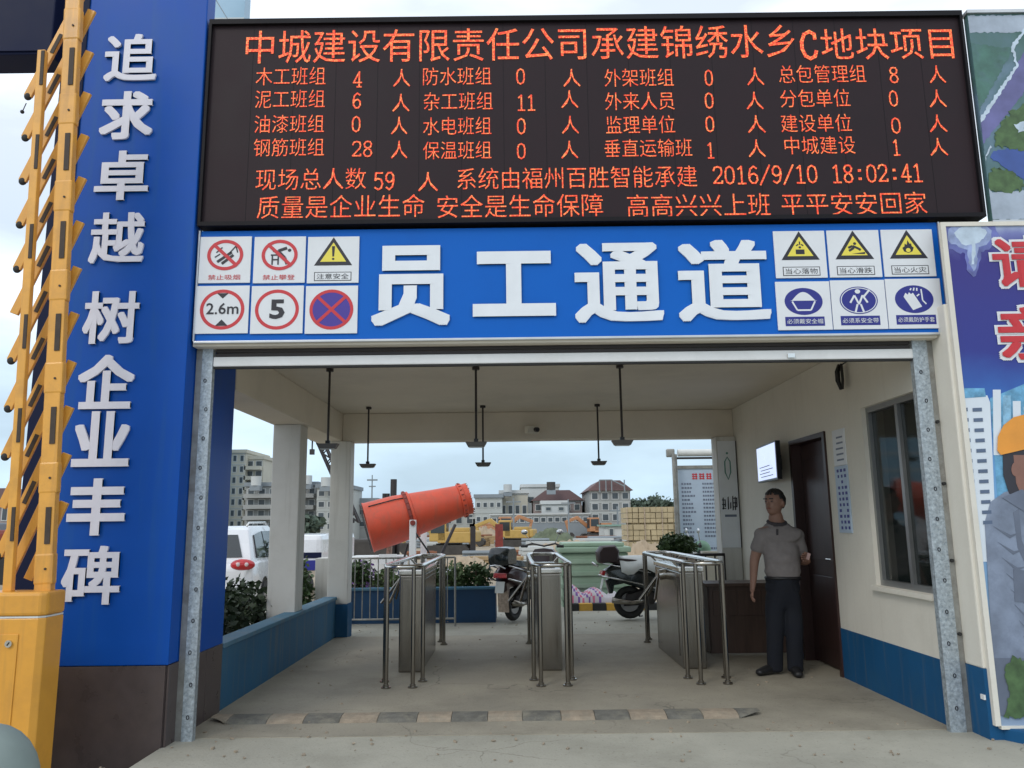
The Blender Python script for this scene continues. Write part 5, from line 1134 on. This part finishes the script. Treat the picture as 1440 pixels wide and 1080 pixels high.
# ================================================================== WHITE CAR
def make_car(label, x, y, paint):
    t = thing('parked_car', label, 'car', (0, 0, 0))
    st = [(-.02, .70, .45, .93, .80), (.05, .86, .35, 1.02, .84), (.5, .90, .30, 1.05, .86), (3.3, .90, .28, 1.0, .86), (4.0, .86, .30, .92, .80), (4.35, .70, .38, .78, .66)]
    vs = []; fs = []
    for (yy, hw, zb_, zt_, hw2) in st: vs += [(-hw*.93, yy, zb_), (-hw, yy, zb_+.15), (-hw, yy, (zb_+zt_)/2+.1), (-hw2, yy, zt_), (hw2, yy, zt_), (hw, yy, (zb_+zt_)/2+.1), (hw, yy, zb_+.15), (hw*.93, yy, zb_)]
    for a in range(len(st)-1): fs += [(a*8+i, a*8+(i+1) % 8, (a+1)*8+(i+1) % 8, (a+1)*8+i) for i in range(8)]
    fs += [tuple(range(8)), tuple(range(len(st)*8-1, len(st)*8-9, -1))]
    MB().add(vs, fs).build('body', paint, t, smooth=True, bevel=.06, seg=3)
    gs = [(.10, .82, 1.0, .80, 1.04), (.42, .82, 1.0, .66, 1.60), (.7, .84, 1.0, .66, 1.66), (2.2, .84, 1.0, .66, 1.67), (2.7, .84, .98, .64, 1.58), (3.35, .82, .95, .78, 1.0)]
    vs = []; fs = []
    for (yy, hw, zb_, hw2, zt_) in gs: vs += [(-hw, yy, zb_), (-hw2, yy, zt_), (hw2, yy, zt_), (hw, yy, zb_)]
    for a in range(len(gs)-1): fs += [(a*4+i, a*4+(i+1) % 4, (a+1)*4+(i+1) % 4, (a+1)*4+i) for i in range(4)]
    fs += [(0, 1, 2, 3), (23, 22, 21, 20)]
    MB().add(vs, fs).build('cabin', paint, t, smooth=True, bevel=.07, seg=3)
    def quad(nm, p, m, off): return MB().add([Vector(q)+Vector(off) for q in p]+[Vector(q)+Vector(off)*.2 for q in p], [(0, 1, 2, 3), (7, 6, 5, 4), (0, 4, 5, 1), (1, 5, 6, 2), (2, 6, 7, 3), (3, 7, 4, 0)]).build(nm, m, t)
    quad('rear_window', [(-.64, .15, 1.12), (.64, .15, 1.12), (.50, .375, 1.50), (-.50, .375, 1.50)], 'glass_dark', (0, -.02, .012))
    for s in (-1, 1):
        def S_(u, y, z): f = (z-1.0)/.66; return (s*(.835-.17*f), y, z)
        quad('side_window', [S_(0, .50, 1.10), S_(0, .62, 1.50), S_(0, 1.28, 1.56), S_(0, 1.28, 1.08)], 'glass_dark', (s*.02, 0, .004))
        quad('side_window', [S_(0, 1.36, 1.08), S_(0, 1.36, 1.56), S_(0, 2.2, 1.56), S_(0, 2.85, 1.07)], 'glass_dark', (s*.02, 0, .004))
        MB().tube([(s*.62, .5, 1.66), (s*.62, .62, 1.72), (s*.62, 2.1, 1.73), (s*.62, 2.25, 1.68)], .018, 8).build('roof_rail', 'steel_bright', t, smooth='all')
        lm = MB().ell((s*.68, .02, 1.00), (.21, .09, .10), 18, 10).build('tail_lamp', 'lamp_red', t, smooth='all')
        for dx in (-.06, .08): MB().ell((s*(.68)+dx, -.062, 1.01), (.035, .015, .035), 10, 6).build('lamp_lens', 'lamp_clear', lm, smooth='all')
        for yy in (.85, 3.45):
            MB().cyl((s*.80, yy, .36), (s*.905, yy, .36), .40, 24).build('wheel_arch', 'black_plastic', t)
            w = MB().cyl((s*.72, yy, .34), (s*.925, yy, .34), .34, 28).build('wheel', 'rubber', t, smooth=True); MB().cyl((s*.9, yy, .34), (s*.935, yy, .34), .22, 20).build('rim', 'wheel', w, smooth=True)
        MB().ell((s*1.0, 2.75, 1.08), (.10, .06, .07), 12, 8).build('side_mirror', paint, t, smooth='all')
    box('rear_bumper', paint, -.84, .84, -.07, .08, .42, .66, t, bevel=.04); box('bumper_strip', 'black_plastic', -.8, .8, -.075, .06, .30, .42, t, bevel=.02)
    box('number_plate', 'print_blue', -.22, .22, -.03, -.02, .76, .88, t)
    t.location = (x, y, -.26); t.rotation_euler = (0, 0, rad(6)); return t
make_car('white sport utility car parked beyond the shrubs, its tail lamp lit by daylight', -5.36, 14.0, 'car_white')
vn = thing('white_van', 'white van with a dark stripe partly hidden between the two left columns', 'van', (-6, 20, -.26))
vx0, vx1 = at(405, 770, 19).x, at(452, 770, 19).x
box('van_body', 'car_white', vx0-1, vx1, 19, 23, .35, at(430, 752, 19).z, vn, bevel=.12); box('dark_stripe', 'navy', vx0-1, vx1+.01, 18.985, 18.998, at(430, 785, 19).z, at(430, 777, 19).z, vn)
box('lower_panel', 'print_blue', vx0-1, vx1-.05, 18.98, 18.998, at(430, 802, 19).z, at(430, 788, 19).z, vn)
for x in (vx1-.5, vx1-1.9): MB().cyl((x, 19.0, .04), (x, 19.2, .04), .30, 20).build('wheel', 'rubber', vn)

# ================================================================== CONSTRUCTION SITE
bw = thing('block_stack', 'tall stack of tan building blocks on the site beyond the passage', 'stack', (4.4, 26, -.26))
bx0, bx1 = at(882, 740, 25).x, at(956, 740, 25).x; bz1 = at(900, 713, 25).z
cols, rws = 9, 12
B = []
for r in range(rws):
    for c in range(cols):
        w = (bx1-bx0)/cols; hh_ = (bz1+.26)/rws; gap = .012 if r % 3 else .05
        x_ = bx0+c*w+random.uniform(-.012, .012)
        box('block', 'block_tan', x_+.008, x_+w-.008, 25+random.uniform(-.03, .03), 26.4, -.26+r*hh_+gap, -.26+(r+1)*hh_-.004, bw)
box('stack_core', 'block_tan', bx0+.15, bx1-.15, 25.1, 26.3, -.2, bz1-.05, bw)
for c in range(0, cols+1, 3): box('strap', 'mudflap', bx0+c*(bx1-bx0)/cols-.01, bx0+c*(bx1-bx0)/cols+.01, 24.94, 24.96, -.2, bz1, bw)
def excavator(label, x, y, rz, m, s=1.0, ba=1.0, flip=1):
    t = thing('excavator', label, 'excavator', (0, 0, 0), 'excavators on the construction site')
    for q in (-1, 1):
        MB().prism([(-1.6, .1), (-1.35, -.0), (1.35, 0), (1.6, .1), (1.75, .4), (1.5, .72), (-1.5, .72), (-1.75, .4)], q*.95-.25, q*.95+.25, 'xz').build('track', 'track', t, bevel=.04)
    box('undercarriage', 'track', -.9, .9, -.7, .7, .3, .85, t)
    box('house', m, -1.9, .7, -1.2, 1.2, .9, 1.75, t, bevel=.08); box('counterweight', m, -2.35, -1.9, -1.15, 1.15, .95, 1.8, t, bevel=.15); box('engine_cover', m, -1.8, -.3, -1.1, 1.1, 1.75, 2.05, t, bevel=.06)
    cb_ = box('cab', m, .0, 1.35, -1.2, -.25, 1.0, 2.75, t, bevel=.1)
    box('cab_glass', 'glass_dark', .12, 1.22, -1.225, -1.205, 1.65, 2.55, cb_); box('cab_glass', 'glass_dark', 1.352, 1.37, -1.1, -.35, 1.4, 2.55, cb_); box('cab_glass', 'glass_dark', -.02, -.001, -1.1, -.35, 1.8, 2.5, cb_)
    def beam_(nm, a, b, w, d): 
        a, b = Vector(a), Vector(b); v = b-a; MB().obox((a+b)/2, (v.length, d, w), (0, -math.atan2(v.z, v.x), 0)).build(nm, m, t, bevel=.04)
    beam_('boom', (.9, .2, 1.5), (2.6, .2, 3.5*ba), .45, .35); beam_('boom', (2.5, .2, 3.5*ba), (4.2, .2, 2.7*ba), .38, .3); beam_('arm', (4.1, .2, 2.9*ba), (3.7, .2, .9), .28, .25)
    MB().prism([(3.4, .9), (4.0, .9), (4.1, .4), (3.7, .0), (3.2, .2), (3.1, .6)], -.25, .65, 'xz').build('bucket', 'track', t, bevel=.03)
    MB().cyl((1.2, .2, 1.6), (2.2, .2, 2.7*ba), .07, 10).build('hydraulic_cylinder', 'chrome', t)
    t.location = (x, y, -.26); t.rotation_euler = (0, 0, rz); t.scale = (s*flip, s, s); return t
p = at(632, 775, 46); excavator('yellow excavator behind the white yoke of the cannon', p.x, 46, rad(-8), 'exc_yellow', .72, .7, -1)
p = at(700, 755, 78); excavator('orange excavator to the right of the cannon muzzle', p.x, 78, rad(15), 'exc_orange', .85, .8)
p = at(748, 755, 92); excavator('distant yellow excavator by the green mound', p.x, 92, rad(10), 'exc_yellow', .85, .8, -1)
p = at(722, 762, 60); excavator('yellow excavator standing between the turnstiles in the view, nearer than the orange one', p.x, 60, rad(-12), 'exc_yellow', .7, .8, -1)
p = at(838, 755, 84); excavator('distant orange excavator left of the block stack', p.x, 84, rad(20), 'exc_orange', .8, .8, -1)
def mound(label, px0, px1, pyt, Y, m, seed, dep=6):
    a, b = at(px0, 760, Y).x, at(px1, 760, Y).x; zt_ = at((px0+px1)/2, pyt, Y).z; R = random.Random(seed); nu, nv = 30, 14; vs = []
    for i in range(nu):
        for j in range(nv):
            u, v = i/(nu-1), j/(nv-1); h = max(0, math.sin(math.pi*u))**.6*max(0, math.sin(math.pi*v))**.7
            vs.append((a+(b-a)*u, Y+dep*v, -.30+(zt_+.30)*h*(.85+.25*R.random())))
    F = [(i*nv+j, (i+1)*nv+j, (i+1)*nv+j+1, i*nv+j+1) for i in range(nu-1) for j in range(nv-1)]
    o = MB().add(vs, F).build('earth_mound', m, None, fix=False, smooth='all'); tag(o, label, 'mound'); return o
mk('mound_green', (.10, .12, .07), .95, var=.4, scale=1.2); mk('mound_dirt', (.36, .28, .19), .95, var=.25, scale=.8)
mound('grey-green netted earth mound on the site, left of the pale green crate', 738, 822, 744, 52, 'mound_green', 1)
mound('bare tan earth mound in front of the netted mound', 735, 885, 762, 36, 'mound_dirt', 2)
mound('bare earth bank behind the yellow excavator', 655, 705, 741, 70, 'mound_dirt', 3)
mound('bare brown earth heap beyond the planter plants', 600, 700, 786, 24, 'mound_dirt', 4, 3)
mound('small tan heap below the block stack', 868, 965, 762, 22.5, 'mound_dirt', 6, 2)
def brick_post(px, y0, y1, Y, m, lb, w=.25):
    a, b = at(px, y0, Y), at(px, y1, Y); tag(MB().box(b.x-w/2, b.x+w/2, Y, Y+w, min(b.z, -.2), a.z).build('site_post', m, None), lb, 'post')
brick_post(665, 740, 780, 40, 'dark_metal', 'dark upright post right of the yellow excavator'); brick_post(702, 737, 775, 42, 'cannon_dark', 'rusty red upright post right of the cannon muzzle', .4)
fn = thing('site_fence', 'long pale green site fence running before the far houses', 'fence', (6, 100, -.26))
fx0, fx1 = at(660, 735, 100).x, at(900, 735, 100).x; fz = at(800, 728, 100).z
for i in range(24):
    w = (fx1-fx0)/24; box('fence_panel', 'fence_green', fx0+i*w+.03, fx0+(i+1)*w-.03, 100+(.05 if i % 2 else 0), 100.1+(.05 if i % 2 else 0), -.3, fz, fn)
box('fence_cap', 'roof_white', fx0, fx1, 99.9, 100.2, fz, fz+.2, fn)
lw2 = thing('site_wall', 'long low white wall in front of the green fence', 'wall', (5, 88, -.26))
a, b = at(690, 742, 88), at(880, 742, 88); 
for i in range(10): w = (b.x-a.x)/10; box('wall_bay', 'roof_white', a.x+i*w+.05, a.x+(i+1)*w, 88, 88.3, -.3, at(780, 738.5, 88).z, lw2)

# ================================================================== FAR BUILDINGS
def building(label, px0, px1, pyt, Y, dep, m, rows_, cols_, roof=None, pyb=748, ww=.55, wh=.5, balc=False, name='house', para=.4, gable=0, cat='building', win='window_far'):
    a = at(px0, pyt, Y); b = at(px1, pyt, Y); x0, x1, z1 = a.x, b.x, (a.z+b.z)/2; z0 = -.3
    t = thing(name, label, cat, ((x0+x1)/2, Y, z0))
    box('wall', m, x0, x1, Y, Y+dep, z0, z1, t)
    if gable:
        zt_ = z1+gable; MB().prism([(x0-.3, z1), (x1+.3, z1), ((x1*.75+x0*.25), zt_), ((x0*.75+x1*.25), zt_)], Y-.4, Y+dep, 'xz').build('roof', roof, t)
    else: box('roof', roof or m, x0-.15, x1+.15, Y-.2, Y+dep, z1, z1+para, t)
    zb = at((px0+px1)/2, pyb, Y).z; zb = max(zb, z0+.2)
    fh = (z1-zb)/rows_; fw = (x1-x0)/cols_
    for r in range(rows_):
        for c in range(cols_):
            cx, cz_ = x0+(c+.5)*fw, zb+(r+.5)*fh
            f = MB().box(cx-fw*ww/2-.08, cx+fw*ww/2+.08, Y-.06, Y-.002, cz_-fh*wh/2-.08, cz_+fh*wh/2+.08).build('window', 'roof_white' if m != 'roof_white' else 'wall_pale', t)
            box('pane', win, cx-fw*ww/2, cx+fw*ww/2, Y-.075, Y-.061, cz_-fh*wh/2, cz_+fh*wh/2, f)
        if balc: box('balcony', m, x0+fw*.1, x1-fw*.1, Y-1.0, Y-.07, zb+r*fh-.1, zb+r*fh+fh*.28, t)
        else: box('floor_band', 'wall_pale', x0-.02, x1+.02, Y-.05, Y-.003, zb+(r+1)*fh-.16, zb+(r+1)*fh-.02, t)
    return t
building('tall cream apartment block at the far left with six storeys', 316, 346, 637, 95, 9, 'apt_cream', 7, 3, 'apt_cream', 745, .42, .5, name='apartment_block')
building('balconied wing of the cream apartment block', 346, 371, 646, 96, 9, 'apt_cream', 7, 2, 'apt_cream', 745, .6, .6, balc=True, name='apartment_block')
building('grey flat block in front of the cream apartments', 346, 392, 684, 80, 9, 'apt_grey', 4, 3, 'roof_grey', 745, .5, .5, balc=True)
building('grey flat block showing between the two left columns', 392, 446, 683, 84, 9, 'apt_grey', 4, 4, 'roof_grey', 748, .5, .5, balc=True)
building('pale house with dark windows beside the rear left column', 446, 486, 686, 82, 9, 'wall_pale', 4, 3, 'roof_grey', 748, .55, .45)
building('low grey-roofed house behind the cannon intake', 486, 548, 712, 90, 9, 'apt_grey', 2, 4, 'roof_grey', 745, .5, .4, gable=.9)
building('small grey shed row behind the cannon barrel', 548, 668, 716, 100, 9, 'wall_pale', 1, 8, 'roof_grey', 745, .5, .4, gable=.5)
building('long cream warehouse right of the cannon muzzle', 668, 706, 700, 92, 12, 'wall_pale', 2, 4, 'roof_grey', 740, .5, .3)
building('cream warehouse bay with a white upper wall', 703, 742, 694, 96, 12, 'apt_cream', 1, 4, 'roof_white', 740, .5, .25)
building('white upper storey hall behind the brown roofed house', 733, 786, 685, 108, 12, 'roof_white', 1, 2, 'roof_white', 720, .3, .2, name='hall')
building('brown roofed house with a pale front', 750, 818, 704, 94, 9, 'wall_brown', 2, 5, 'roof_maroon', 742, .5, .4, gable=1.2)
building('small white front building before the brown roofed house', 762, 798, 709, 90, 3, 'roof_white', 1, 2, 'roof_white', 722, .35, .3)
building('large house with maroon roof and rooftop frame', 829, 886, 690, 88, 10, 'apt_grey', 3, 4, 'roof_maroon', 735, .55, .55, gable=1.1)
building('low bluish sheds before the brown roofed house', 690, 828, 724, 86, 2.5, 'roof_grey', 1, 14, 'roof_white', 738, .6, .4, para=.15)
building('white site office with a green door near the blocks', 850, 888, 740, 60, 4, 'roof_white', 1, 2, 'fence_green', 757, .25, .55, para=.12, name='site_office')
fr = thing('rooftop_frame', 'thin open steel frame on the roof of the maroon house', 'frame', (at(850, 680, 87).x, 87, at(850, 690, 87).z))
B = MB(); xs2 = [at(p_, 680, 87).x for p_ in (843, 852, 860, 878)]; zt_ = at(850, 675, 87).z; zb2 = at(850, 692, 87).z
for x in xs2: MB().cyl((x, 87, zb2), (x, 87, zt_), .07, 6).build('upright', 'roof_grey', fr)
MB().cyl((xs2[0], 87, zt_), (xs2[2], 87, zt_), .07, 6).cyl((xs2[2], 87, zt_), (xs2[3], 87, zt_-.7), .07, 6).build('top_rail', 'roof_grey', fr)
# mast and chimneys
ms = thing('radio_mast', 'slender lattice radio mast above the cannon on the skyline', 'mast', (at(523, 700, 150).x, 150, 0))
mb_, mt_ = at(523, 705, 150), at(523.5, 668, 150)
MB().cyl(Vector((mb_.x, 150, 0)), mt_, .22, 6, .1).build('mast_shaft', 'roof_grey', ms); MB().obox(at(523.5, 675, 150), (1.9, .5, .25)).build('platform', 'roof_grey', ms); MB().obox(at(523.5, 684, 150), (1.2, .5, .2)).build('platform', 'roof_grey', ms)
for px, yt, w_px, lb in ((540, 694, .16, 'thin dark post left of the tall one behind the cannon'), (544.5, 694, .16, 'second thin dark post behind the cannon barrel'), (553, 674, .24, 'tall dark stack rising behind the cannon barrel'), (560, 697, .16, 'short dark post right of the tall stack')):
    p = at(px, yt, 30); tag(MB().cyl((p.x, 30, 0), (p.x+.02, 30, p.z), w_px*.5, 10).build('steel_post', 'dark_metal', None, smooth=True), lb, 'post', 'posts behind the cannon')
# crane
kr = thing('truck_crane', 'dark crane boom tip leaning behind the rear left column', 'crane', (at(490, 690, 30).x, 30, -.26))
p0, p1 = at(500, 735, 30), at(447, 615, 30)
for dx in (-.12, .12):
    MB().cyl(p0+Vector((dx, 0, 0)), p1+Vector((dx, 0, 0)), .045, 6).build('boom_chord', 'dark_metal', kr); MB().cyl(p0+Vector((dx, .3, 0)), p1+Vector((dx, .3, 0)), .045, 6).build('boom_chord', 'dark_metal', kr)
B = MB()
for k in range(16):
    f = k/16; g_ = (k+1)/16; q0_, q1_ = p0.lerp(p1, f), p0.lerp(p1, g_); s = 1 if k % 2 else -1
    B.cyl(q0_+Vector((-.12*s, 0, 0)), q1_+Vector((.12*s, 0, 0)), .025, 5); B.cyl(q0_+Vector((-.12*s, .3, 0)), q1_+Vector((.12*s, .3, 0)), .025, 5)
B.build('boom_lacing', 'dark_metal', kr, kind='stuff')
MB().obox(p1, (.5, .5, .25)).build('boom_head', 'dark_metal', kr); MB().cyl(p1+Vector((-.2, 0, 0)), p1+Vector((-.2, 0, -.5)), .03, 5).obox(p1+Vector((-.2, 0, -.55)), (.16, .16, .2)).build('hook_block', 'dark_metal', kr)
box('crane_base', 'track', p0.x-1.2, p0.x+1.4, 29, 31.5, -.26, .9, kr, bevel=.1)
# far trees
def tree(label, px, pyt, Y, rx, m='leaf_far', seed=1):
    p = at(px, pyt, Y); h = p.z; t = thing('broadleaf_tree', label, 'tree', (p.x, Y, -.26), 'trees on the skyline')
    leaves('crown', (p.x, Y, h*.62), (rx, rx, h*.42), 900, .55, m, t, seed, clump=14)
    B = MB().tube([(p.x, Y, -.3), (p.x+.1, Y, h*.35), (p.x, Y, h*.7)], [.22, .16, .06], 6)
    for k in range(4): g = k*1.6+seed; B.tube([(p.x, Y, h*.35), (p.x+rx*.6*math.cos(g), Y+rx*.6*math.sin(g), h*.7)], [.1, .03], 5)
    B.build('trunk', 'bark', t)
for k, (px, y, Y, rx, lb) in enumerate(((893, 703, 105, 2.2, 'tree just right of the maroon house'), (907, 699, 112, 2.4, 'rounded tree above the left end of the block stack'), (922, 700, 110, 2.2, 'tree above the middle of the block stack'), (937, 697, 108, 2.4, 'tree beside the notice board post'), (824, 712, 100, 1.8, 'small tree between the brown and the maroon houses'),
                                       (812, 722, 96, 1.8, 'low tree against the brown house'), (955, 702, 118, 2.6, 'tree hidden mostly by the notice board'), (430, 722, 70, 1.5, 'small tree before the grey blocks between the left columns'))):
    tree(lb, px, y, Y, rx, 'leaf_far', k+3)
# notice board with pipe frame
nb = thing('notice_board', 'pale blue notice board with a red heading under a rolled white awning', 'notice board', (2.9, 13, 0))
NY = 13.0
xa, xb = at(952, 700, NY).x, at(1040, 700, NY).x; zt_ = at(975, 659, NY).z; zb_ = at(975, 785, NY).z
box('board_panel', 'board_paper', xa, xb, NY, NY+.03, zb_, zt_, nb); MB().box(xa-.03, xb, NY-.02, NY+.04, zt_, zt_+.05).box(xa-.03, xa, NY-.02, NY+.04, zb_, zt_).build('board_frame', 'galv_plain', nb)
R = random.Random(11); B = MB()
for k in range(19):
    z = zt_-.26-k*.064
    for (c0_, c1_) in ((.08, .30), (.42, .78)):
        x = xa+c0_
        if k > 9 and c0_ > .4 and R.random() < .5: continue
        while x < xa+c1_-R.random()*.1: w = R.uniform(.02, .04); B.box(x, x+w, NY-.0045, NY-.003, z, z+.03); x += w+.012
B.build('printed_lines', 'print_grey', nb, kind='stuff')
B = MB(); R = random.Random(2)
for k in range(6):
    x = xa+.26+k*.115
    for q in range(3): B.box(x, x+.085, NY-.0045-q*.0002, NY-.003, zt_-.10-q*.035, zt_-.085-q*.035)
    for q in range(2): B.box(x+.01+q*.05, x+.025+q*.05, NY-.0055-q*.0002, NY-.0045, zt_-.175, zt_-.075)
B.build('red_heading', 'print_red', nb, kind='stuff')
pt0, pt1 = at(947, 640, NY-.2), at(947, 800, NY-.2)
for dx in (0, .09): MB().cyl((pt0.x+dx*.6, NY-.2+dx, -.02), (pt0.x+dx*.6, NY-.2+dx, pt0.z+.02), .03 if dx == 0 else .02, 10).build('frame_post', 'galv_plain', nb, smooth=True)
ra, rb_ = at(953, 637, NY-.1), at(1040, 636, NY-.1)
MB().cyl(ra, rb_, .058, 16).build('rolled_awning', 'cloth_white', nb, smooth=True); MB().cyl(ra+Vector((-.1, 0, -.085)), rb_+Vector((0, 0, -.085)), .018, 8).build('awning_bar', 'dark_metal', nb)
MB().obox(ra+Vector((-.12, 0, 0)), (.13, .10, .13)).build('awning_crank', 'galv_plain', nb, bevel=.02)
lw3 = thing('low_white_wall', 'low white wall between the notice board and the passage wall', 'wall', (3.0, 11.3, 0))
box('wall_body', 'plaster', 2.62, 3.4, 11.3, 11.45, -.02, at(1025, 775, 11.3).z, lw3)
# glass tower seen above the pillar
gw = thing('glass_tower', 'pale blue glazed tower top between the pillar and the display board', 'building', (at(330, 0, 90).x, 90, 0))
a, b = at(255, 10, 90), at(344, 10, 90); box('tower_shaft', 'glass_tower', a.x, b.x, 90, 92, -.3, at(320, -60, 90).z, gw)
for k in range(34): box('floor_band', 'roof_white', a.x-.03, b.x+.03, 89.9, 89.99, 1+k*1.9, 1.25+k*1.9, gw)
# things glimpsed left of the barrier
building('low dark red roofed house glimpsed at the far left behind the barrier', -60, 40, 706, 60, 10, 'wall_brown', 1, 8, 'roof_maroon', 740, .5, .5, gable=1.0)
box_ = thing('parked_lorry', 'dark lorry glimpsed behind the barrier bars at the left edge', 'lorry', (at(10, 760, 25).x, 25, -.26))
a, b = at(-80, 760, 25), at(34, 760, 25); box('cargo_box', 'roof_grey', a.x, b.x-1.2, 25, 27.4, .5, at(10, 735, 25).z, box_, bevel=.05); box('cab', 'cannon_dark', b.x-1.15, b.x, 25.1, 27.3, .3, at(20, 745, 25).z, box_, bevel=.12)
for x in (b.x-.6, b.x-2.6, a.x+.8): MB().cyl((x, 24.95, .2), (x, 25.3, .2), .45, 20).build('wheel', 'rubber', box_, smooth=True)
tag(MB().tube([at(300, -6, 20), at(322, 30, 20)], .012, 5).build('guy_wire', 'roof_grey', None), 'thin wire crossing the sky gap beside the display board', 'wire')

# ================================================================== GROUND LITTER, SITE CLUTTER
R = random.Random(21); B = MB()
for i in range(240):
    x, y = R.uniform(-2.9, 3.3), R.choice([R.uniform(4.9, 5.9), R.uniform(5.9, 10.2), R.uniform(10.5, 13.2)]); q_ = R.uniform(.004, .012)
    if abs(x+2.7) < .5 and y > 5: continue
    B.obox((x, y, q_*.3+.004), (q_*2, q_*1.4, q_), (R.uniform(-.4, .4), R.uniform(-.4, .4), R.uniform(0, 3)))
tag(B.build('grit', 'bump_tan', None, fix=False), 'scattered grit and small stones on the concrete', None, None, 'stuff')
mk('rust', (.20, .08, .04), .9, var=.3, scale=3); mk('timber', (.36, .25, .13), .9, var=.3, scale=4, stretch=(1, 8, 8))
kinds = [('timber_pile', 'timber', 'stack of tan timber lying on the far site ground', 'pile'), ('pipe_pile', 'roof_grey', 'bundle of grey pipes lying on the far site ground', 'pile'), ('rebar_pile', 'rust', 'rusty steel bundle lying on the far site ground', 'pile'), ('sheet_pile', 'roof_white', 'pile of white sheets lying on the far site ground', 'pile')]
for i in range(44):
    nm, m, lb, ct = kinds[i % 4]; Y = R.uniform(28, 74); px = R.uniform(585, 905) if i > 8 else R.uniform(345, 470); p = at(px, 760, Y); w = R.uniform(.8, 2.2)*Y/45
    if abs(px-632) < 40 and Y < 50: Y += 20; p = at(px, 760, Y)
    B = MB(); h = 0
    for r_ in range(R.randint(2, 4)):
        for c_ in range(5):
            if m in ('roof_grey', 'rust'): B.cyl((p.x-w/2, Y+c_*.2, -.16+r_*.2), (p.x+w/2+R.uniform(-.2, .2), Y+c_*.2+R.uniform(-.1, .1), -.16+r_*.2), .095, 6)
            else: B.obox((p.x+R.uniform(-.1, .1), Y+c_*.2, -.17+r_*.17), (w*R.uniform(.8, 1), .18, .15), (0, 0, R.uniform(-.06, .06)))
    o = B.build(nm, m, None, fix=False, kind='stuff'); tag(o, lb, ct, 'material piles on the construction site')
for k, (px, py, Y, lb) in enumerate(((722, 700, 70, 'thin utility pole left of the white hall'), (799, 702, 74, 'thin utility pole before the brown roofed house'), (868, 712, 66, 'short utility pole before the maroon house'), (607, 712, 72, 'thin pole above the yellow excavator'))):
    p = at(px, py, Y); t = thing('utility_pole', lb, 'pole', (p.x, Y, -.26)); MB().cyl((p.x, Y, -.3), p, .11, 6, .07).build('shaft', 'roof_grey', t); MB().obox(p+Vector((0, 0, -.35)), (1.3, .1, .1)).build('cross_arm', 'roof_grey', t)
for k, (px, py, Y, lb) in enumerate(((714, 692, 95, 'small roof tank on the cream warehouse'), (775, 689, 92, 'dark roof tank above the brown roof'), (360, 683, 79, 'roof tank on the grey block by the cream apartments'), (432, 681, 83, 'roof tank on the grey block between the columns'), (458, 684, 81, 'roof tank on the pale house by the rear column'))):
    p = at(px, py, Y); t = thing('roof_tank', lb, 'tank', (p.x, Y, p.z)); MB().cyl(p, p+Vector((0, 0, .9)), .5, 12).build('tank_body', 'track' if k == 1 else 'roof_white', t, smooth=True); MB().box(p.x-.5, p.x+.5, Y-.4, Y+.4, p.z-.5, p.z-.01).build('tank_stand', 'roof_grey', t)
